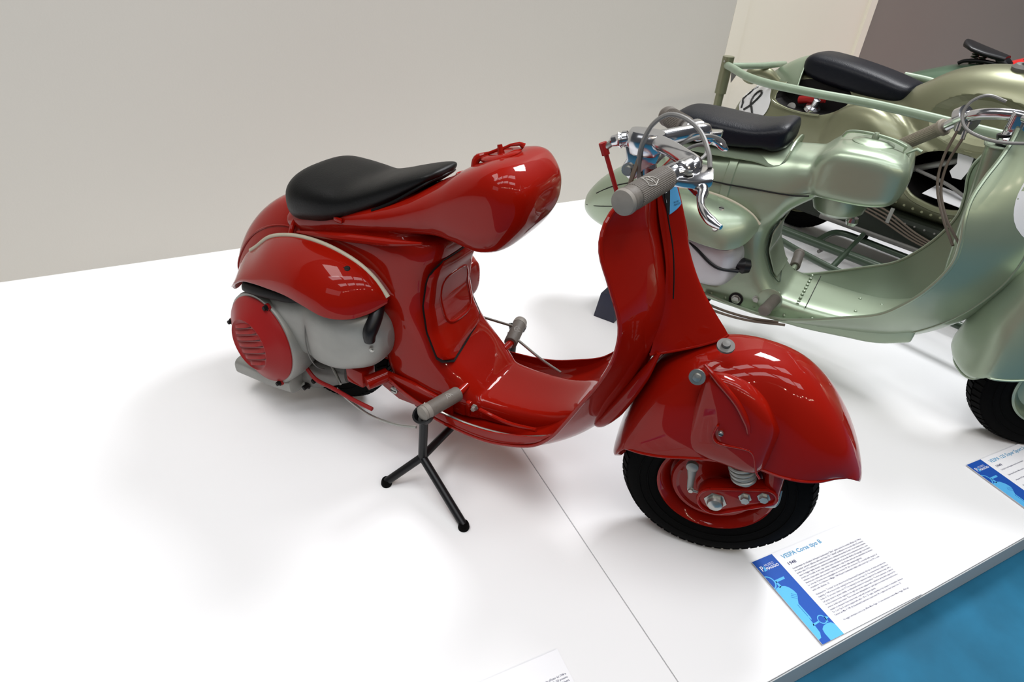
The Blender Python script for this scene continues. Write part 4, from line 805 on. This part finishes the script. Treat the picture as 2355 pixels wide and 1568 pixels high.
# ================================================================ scooters beyond, only their tops in view
f1 = empty('scooter', tuple(lfs*3.42+np.array((.26, -.97, 0))*.10), YS, 'deep green scooter with a peaked black saddle, behind the sidecar machine', 'scooter')
fb = obj('body_shell', s_loft([(-1.36, .42, .34, .03, 2.4), (-1.32, .52, .30, .09, 2.5), (-1.24, .62, .28, .13, 2.5), (-1.12, .680, .28, .15, 2.5), (-1.0, .722, .28, .16, 2.5), (-.88, .735, .28, .165, 2.5), (-.74, .71, .30, .16, 2.6), (-.6, .62, .3, .13, 2.8), (-.3, .35, .2, .12, 3), (0, .30, .2, .10, 3)], n=40, m=50), GREENF, f1, angle=180)
fb.data.materials[0] = mat('bottle_green_paint', (.075, .135, .085), .3, metal=.2, coat=.6)
sdl = obj('saddle', MB().loft([[(s, y, z) for y, z in sell((0, zc), w_, .013, 2.6, 24)] for s, zc, w_ in ((-1.035, .800, .03), (-1.025, .797, .06), (-.985, .785, .080), (-.935, .775, .075), (-.89, .768, .055), (-.86, .763, .04))]), BLK, f1, angle=60)
obj('saddle_nose', MB().loft([[(s, y, z) for y, z in sell((0, zc), w_, h_, 3, 20)] for s, zc, w_, h_ in ((-.89, .760, .045, .010), (-.86, .750, .04, .018), (-.84, .738, .032, .016), (-.834, .732, .015, .006))]), BLK, sdl)
sprg = MB()
for s in (-.98, -.95): sprg.tube([(s+.012*math.cos(t*6.283*4), .012*math.sin(t*6.283*4), .722+.045*t) for t in np.linspace(0, 1, 70)], .004, 6)
obj('saddle_spring', sprg, GREENF, sdl)
obj('saddle_frame', MB().tube([(-1.02, -.04, .722), (-1.00, -.04, .735), (-.93, -.04, .745), (-.86, -.03, .74)], .008, 10, m=16), BLK, sdl)
wheel(f1, (-1.05, 0, .198), rimmat=GREENF); wheel(f1, (.05, 0, .198), rimmat=GREENF)
f2 = empty('scooter', tuple(lfs*3.95+np.array((.26, -.97, 0))*.18), YS, 'bright red scooter farthest away, its tank just showing behind the peaked saddle', 'scooter')
obj('body_shell', s_loft([(-1.4, .42, .34, .03, 2.4), (-1.3, .52, .30, .09, 2.5), (-1.1, .66, .28, .13, 2.6), (-.95, .74, .30, .14, 3), (-.86, .80, .34, .145, 3.2), (-.6, .82, .36, .15, 3.4), (-.42, .80, .36, .15, 3.4), (-.36, .72, .38, .10, 3), (-.25, .35, .2, .1, 3), (0, .3, .2, .1, 3)], n=40, m=50), REDF, f2, angle=180)
obj('fuel_cap', MB().lathe([(0, .03), (.01, .03), (.012, .02), (.012, 0)], (-.55, 0, .82), (0, 0, 1), 24), CHROME, f2)
wheel(f2, (-1.05, 0, .198), rimmat=REDF); wheel(f2, (.05, 0, .198), rimmat=REDF)

# ================================================================ info panels lying on the platform edge
def text_mesh(s, u, v, w_, h, bold=0.0):
    """flat lettering fitted to a box: left u, baseline v, width w_, cap height h (panel coordinates, v downwards)"""
    cu = bpy.data.curves.new('t', 'FONT'); cu.body = s; cu.resolution_u = 2 if h > .005 else 1; cu.offset = bold
    o = bpy.data.objects.new('t', cu); C.objects.link(o); bpy.context.view_layer.update()
    dg = bpy.context.evaluated_depsgraph_get(); me = bpy.data.meshes.new_from_object(o.evaluated_get(dg))
    vs_ = [vv.co.copy() for vv in me.vertices]; fs = [tuple(p.vertices) for p in me.polygons]
    bpy.data.objects.remove(o); bpy.data.curves.remove(cu); bpy.data.meshes.remove(me)
    x0 = min(p.x for p in vs_); x1 = max(p.x for p in vs_)
    return [(u+(p.x-x0)/(x1-x0)*w_, -v+p.y/.70*h, .0) for p in vs_], fs
def poly(pts): return MB().add([(p[0], -p[1], 0) for p in pts], [tuple(range(len(pts)))])
def arc(c, r, w_, a0, a1, n=30):
    mb = MB(); o = []; i = []
    for t in np.linspace(a0, a1, n): o.append((c[0]+(r+w_/2)*math.cos(t), c[1]+(r+w_/2)*math.sin(t))); i.append((c[0]+(r-w_/2)*math.cos(t), c[1]+(r-w_/2)*math.sin(t)))
    return MB().grid([[(p[0], -p[1], 0) for p in o], [(p[0], -p[1], 0) for p in i]])
IT = ['Soprannominato dai collaudatori del Reparto Sperimentale il "Siluro" questo veicolo fu costruito all\'inizio del 1948 in',
      'tre esemplari, partendo dalla base della nuova Vespa 125. I "siluristi" modificarono tre scocche della 125 presente',
      '(prefisso telaio V1T) sostituendo la sospensione posteriore, destinata alle macchine di serie, con un sistema a balestra',
      'capace di maggior rigidita d\'assetto, caratteristica indispensabile per i veicoli da corsa. La sospensione anteriore, come',
      'previsto per il modello di serie, migro sul lato destro e fu munita di una molla cilindrica che appoggio la precedente',
      'soluzione a doppia spirale. Questi esemplari si distinguevano a colpo d\'occhio anche per una caratteristica che divenne',
      'diventera una costante delle successive Vespa da corsa: un serbatoio dalla capienza maggiorata.',
      'La Corsa tipo B poteva essere equipaggiata sia con motore 98, che con motore 125, a seconda della categoria di',
      'competizione. Fra il febbraio e il Maggio 1948 il Reparto Sperimentale realizzo undici motori tipo Corsa 98 cc e altri',
      'undici nella cilindrata 125.']
EN = ['Nicknamed the "Torchtest" by test drivers from the Experimental Department, this type of vehicle was built at the',
      'beginning of 1948 in three models, starting from the base of the new Vespa 125. The racing workers modified three',
      'bodies of 125 pre-series (chassis code V1T) by replacing the rear suspensions designed for the standard models, with a',
      'leaf spring system for greater stability, an indispensable feature for racing vehicles. The front suspension, as planned',
      'for the production model, migrated to the right side and was equipped with a cylindrical spring which supported the',
      'previous double spiral solution. These models were distinguishable at a quick glance by a feature that would become a',
      'standard on subsequent Vespa racing models: a tank with increased capacity.',
      'The Corsa Type B could be equipped with either a 98 or 125 engine, depending on the category of competition. Between',
      'February and May of 1948, the Experimental Department created eleven 98 cc engines and other eleven in the 125.']
FOOT = 'Per maggiori informazioni scarica la app ufficiale Museo Piaggio - For more information download Museo Piaggio official app'
def panel(loc, rz, label, title, year, it, en, full=True):
    root = empty('info_panel', (loc[0], loc[1], 0), rz, label, 'sign')
    W_, H_ = .2965, .2045
    obj('board', MB().box((W_/2, -H_/2, .0022), (W_, H_, .0044)), PBACK, root, smooth=False)
    obj('sheet', MB().box((W_/2, -H_/2, .0047), (W_, H_, .0006)), PAPER, root, smooth=False)
    def put(name, mb, m_, z): o = obj(name, mb, m_, root, smooth=False); o.location = (0, 0, z); return o
    put('blue_band', poly([(0, 0), (.0585, 0), (.0595, H_), (0, H_)]), PBLUE, .0052)
    g = MB()
    for q in (arc((-.003, .0555), .0155, .0028, -1.37, 1.37), poly([(.0135, .0552), (.041, .0548), (.0397, .0606), (.0182, .0606), (.0150, .0625)]), poly([(.0140, .0575), (.0170, .0590), (.0190, .0720), (.0120, .0745)]),
              poly([(0, .0735), (.0052, .0714), (.0176, .0712), (.0265, .0745), (.0325, .0815), (.0360, .0895), (.0368, .0978), (.0340, .1035), (.0285, .1095), (.0225, .1176), (.0228, .1500), (.0215, .1550), (.0196, .1560), (.0185, .1480), (.0178, .1560), (.0165, .1700), (.0150, .1836), (.0085, .1928), (0, .1942)]),
              arc((.0415, .1637), .0088, .0020, 0, 6.283, 40), poly([(.0151, .1636), (.0325, .1632), (.0325, .1662), (.0135, .1680)]), poly([(.0495, .1600), (.0575, .1635), (.0590, .1655), (.0520, .1665), (.0500, .1730), (.0480, .1720)]),
              poly([(.0228, .2045), (.0228, .1885), (.0255, .1800), (.0330, .1755), (.0450, .1738), (.0540, .1755), (.0592, .1820), (.0595, .2045)])):
        g.add(q.v, q.f)
    put('graphic', g, PCYAN, .00525)
    g = MB()
    for a, b in (((.0250, .0935), (.0345, .1015)), ((.0220, .0965), (.0322, .1045)), ((.0192, .1000), (.0292, .1078))):
        g.tube([(a[0], -a[1], 0), (b[0], -b[1], 0)], .0004, 4)
    g.tube([(.0185, -.1190, 0), (.0190, -.1470, 0)], .0005, 4)
    put('graphic_line', g, PBLUE, .0053)
    g = MB()
    for t in (('MUSEO', .0205, .0210, .0250, .0058, -.012), ('PIAGGIO', .0185, .0292, .0350, .0062, .02), ('P', .0062, .0285, .0075, .0125, 0)): g.add(*text_mesh(*t))
    put('logo_text', g, PAPER, .0053)
    put('logo_sail', poly([(.0185, .0160), (.0170, .0300), (.0098, .0300)]), PCYAN, .0053)
    if title:
        put('title', MB().add(*text_mesh(title[0], .0745, .0205, title[1], .0100, .018)), PTITLE, .0052)
        put('year', MB().add(*text_mesh(year, .0750, .0380, .0225, .0072, .02)), PINK, .0052)
    g = MB()
    def block(lines, v0, v1, right):
        n = len(lines)
        for i, s in enumerate(lines):
            fr = 1. if i < n-1 and len(s) > 100 else len(s)/118
            g.add(*text_mesh(s, .0748, v0+(v1-v0)*i/max(n-1, 1), (right-.0748)*min(fr, 1), .0040, .012))
    block(it, .0495, .1075, .2895); block(en, .1180, .1690, .2895)
    g.add(*text_mesh(FOOT, .0836, .1835, .1980, .0038, .012))
    put('body_text', g, PINK, .0052)
    return root
panel((.9135, .5088), -.026, 'white information panel with a blue strip, dated 1948, in front of the red wheel', ('VESPA Corsa tipo B', .1195), '1948', IT, EN)
panel((1.6853, .5061), -.030, 'white information panel dated 1949, cut by the right picture edge, before the pale green wheel', ('VESPA 125 Super Sport 2a serie', .190), '1949',
      ['La Vespa da corsa disegnata secondo la nuova formula', 'Esperienza al Reparto il Museo anche nella competizione', 'competere dal Vespa Club e la gara con impiego in', 'fino Novecento.', '', 'The Vespa 125 Super was designed in a unique form', 'quickly by Vespa Club from the experience', 'at the Museum'][:4], ['The Vespa 125 was the second version of the racing', 'vehicle created by the racing department', 'of the factory in those years'])
panel((.4163-.2965, .5134+.0059), -.020, 'white information panel at the bottom edge, only its far right corner in view', None, '', IT, EN)
# lettering on the little blue badge of the red scooter
g = MB()
for t in (('MUSEO', 0, .0, .0135, .0028), ('PIAGGIO', 0, .0042, .0155, .0030)): g.add(*text_mesh(*t))
bt = obj('badge_text', g.xf(lambda p: casing_pt(-.42+p[0]/.0155*.34, .7705+p[1]+p[0]*.18, 2.0)), BLACKP, casing, smooth=False)
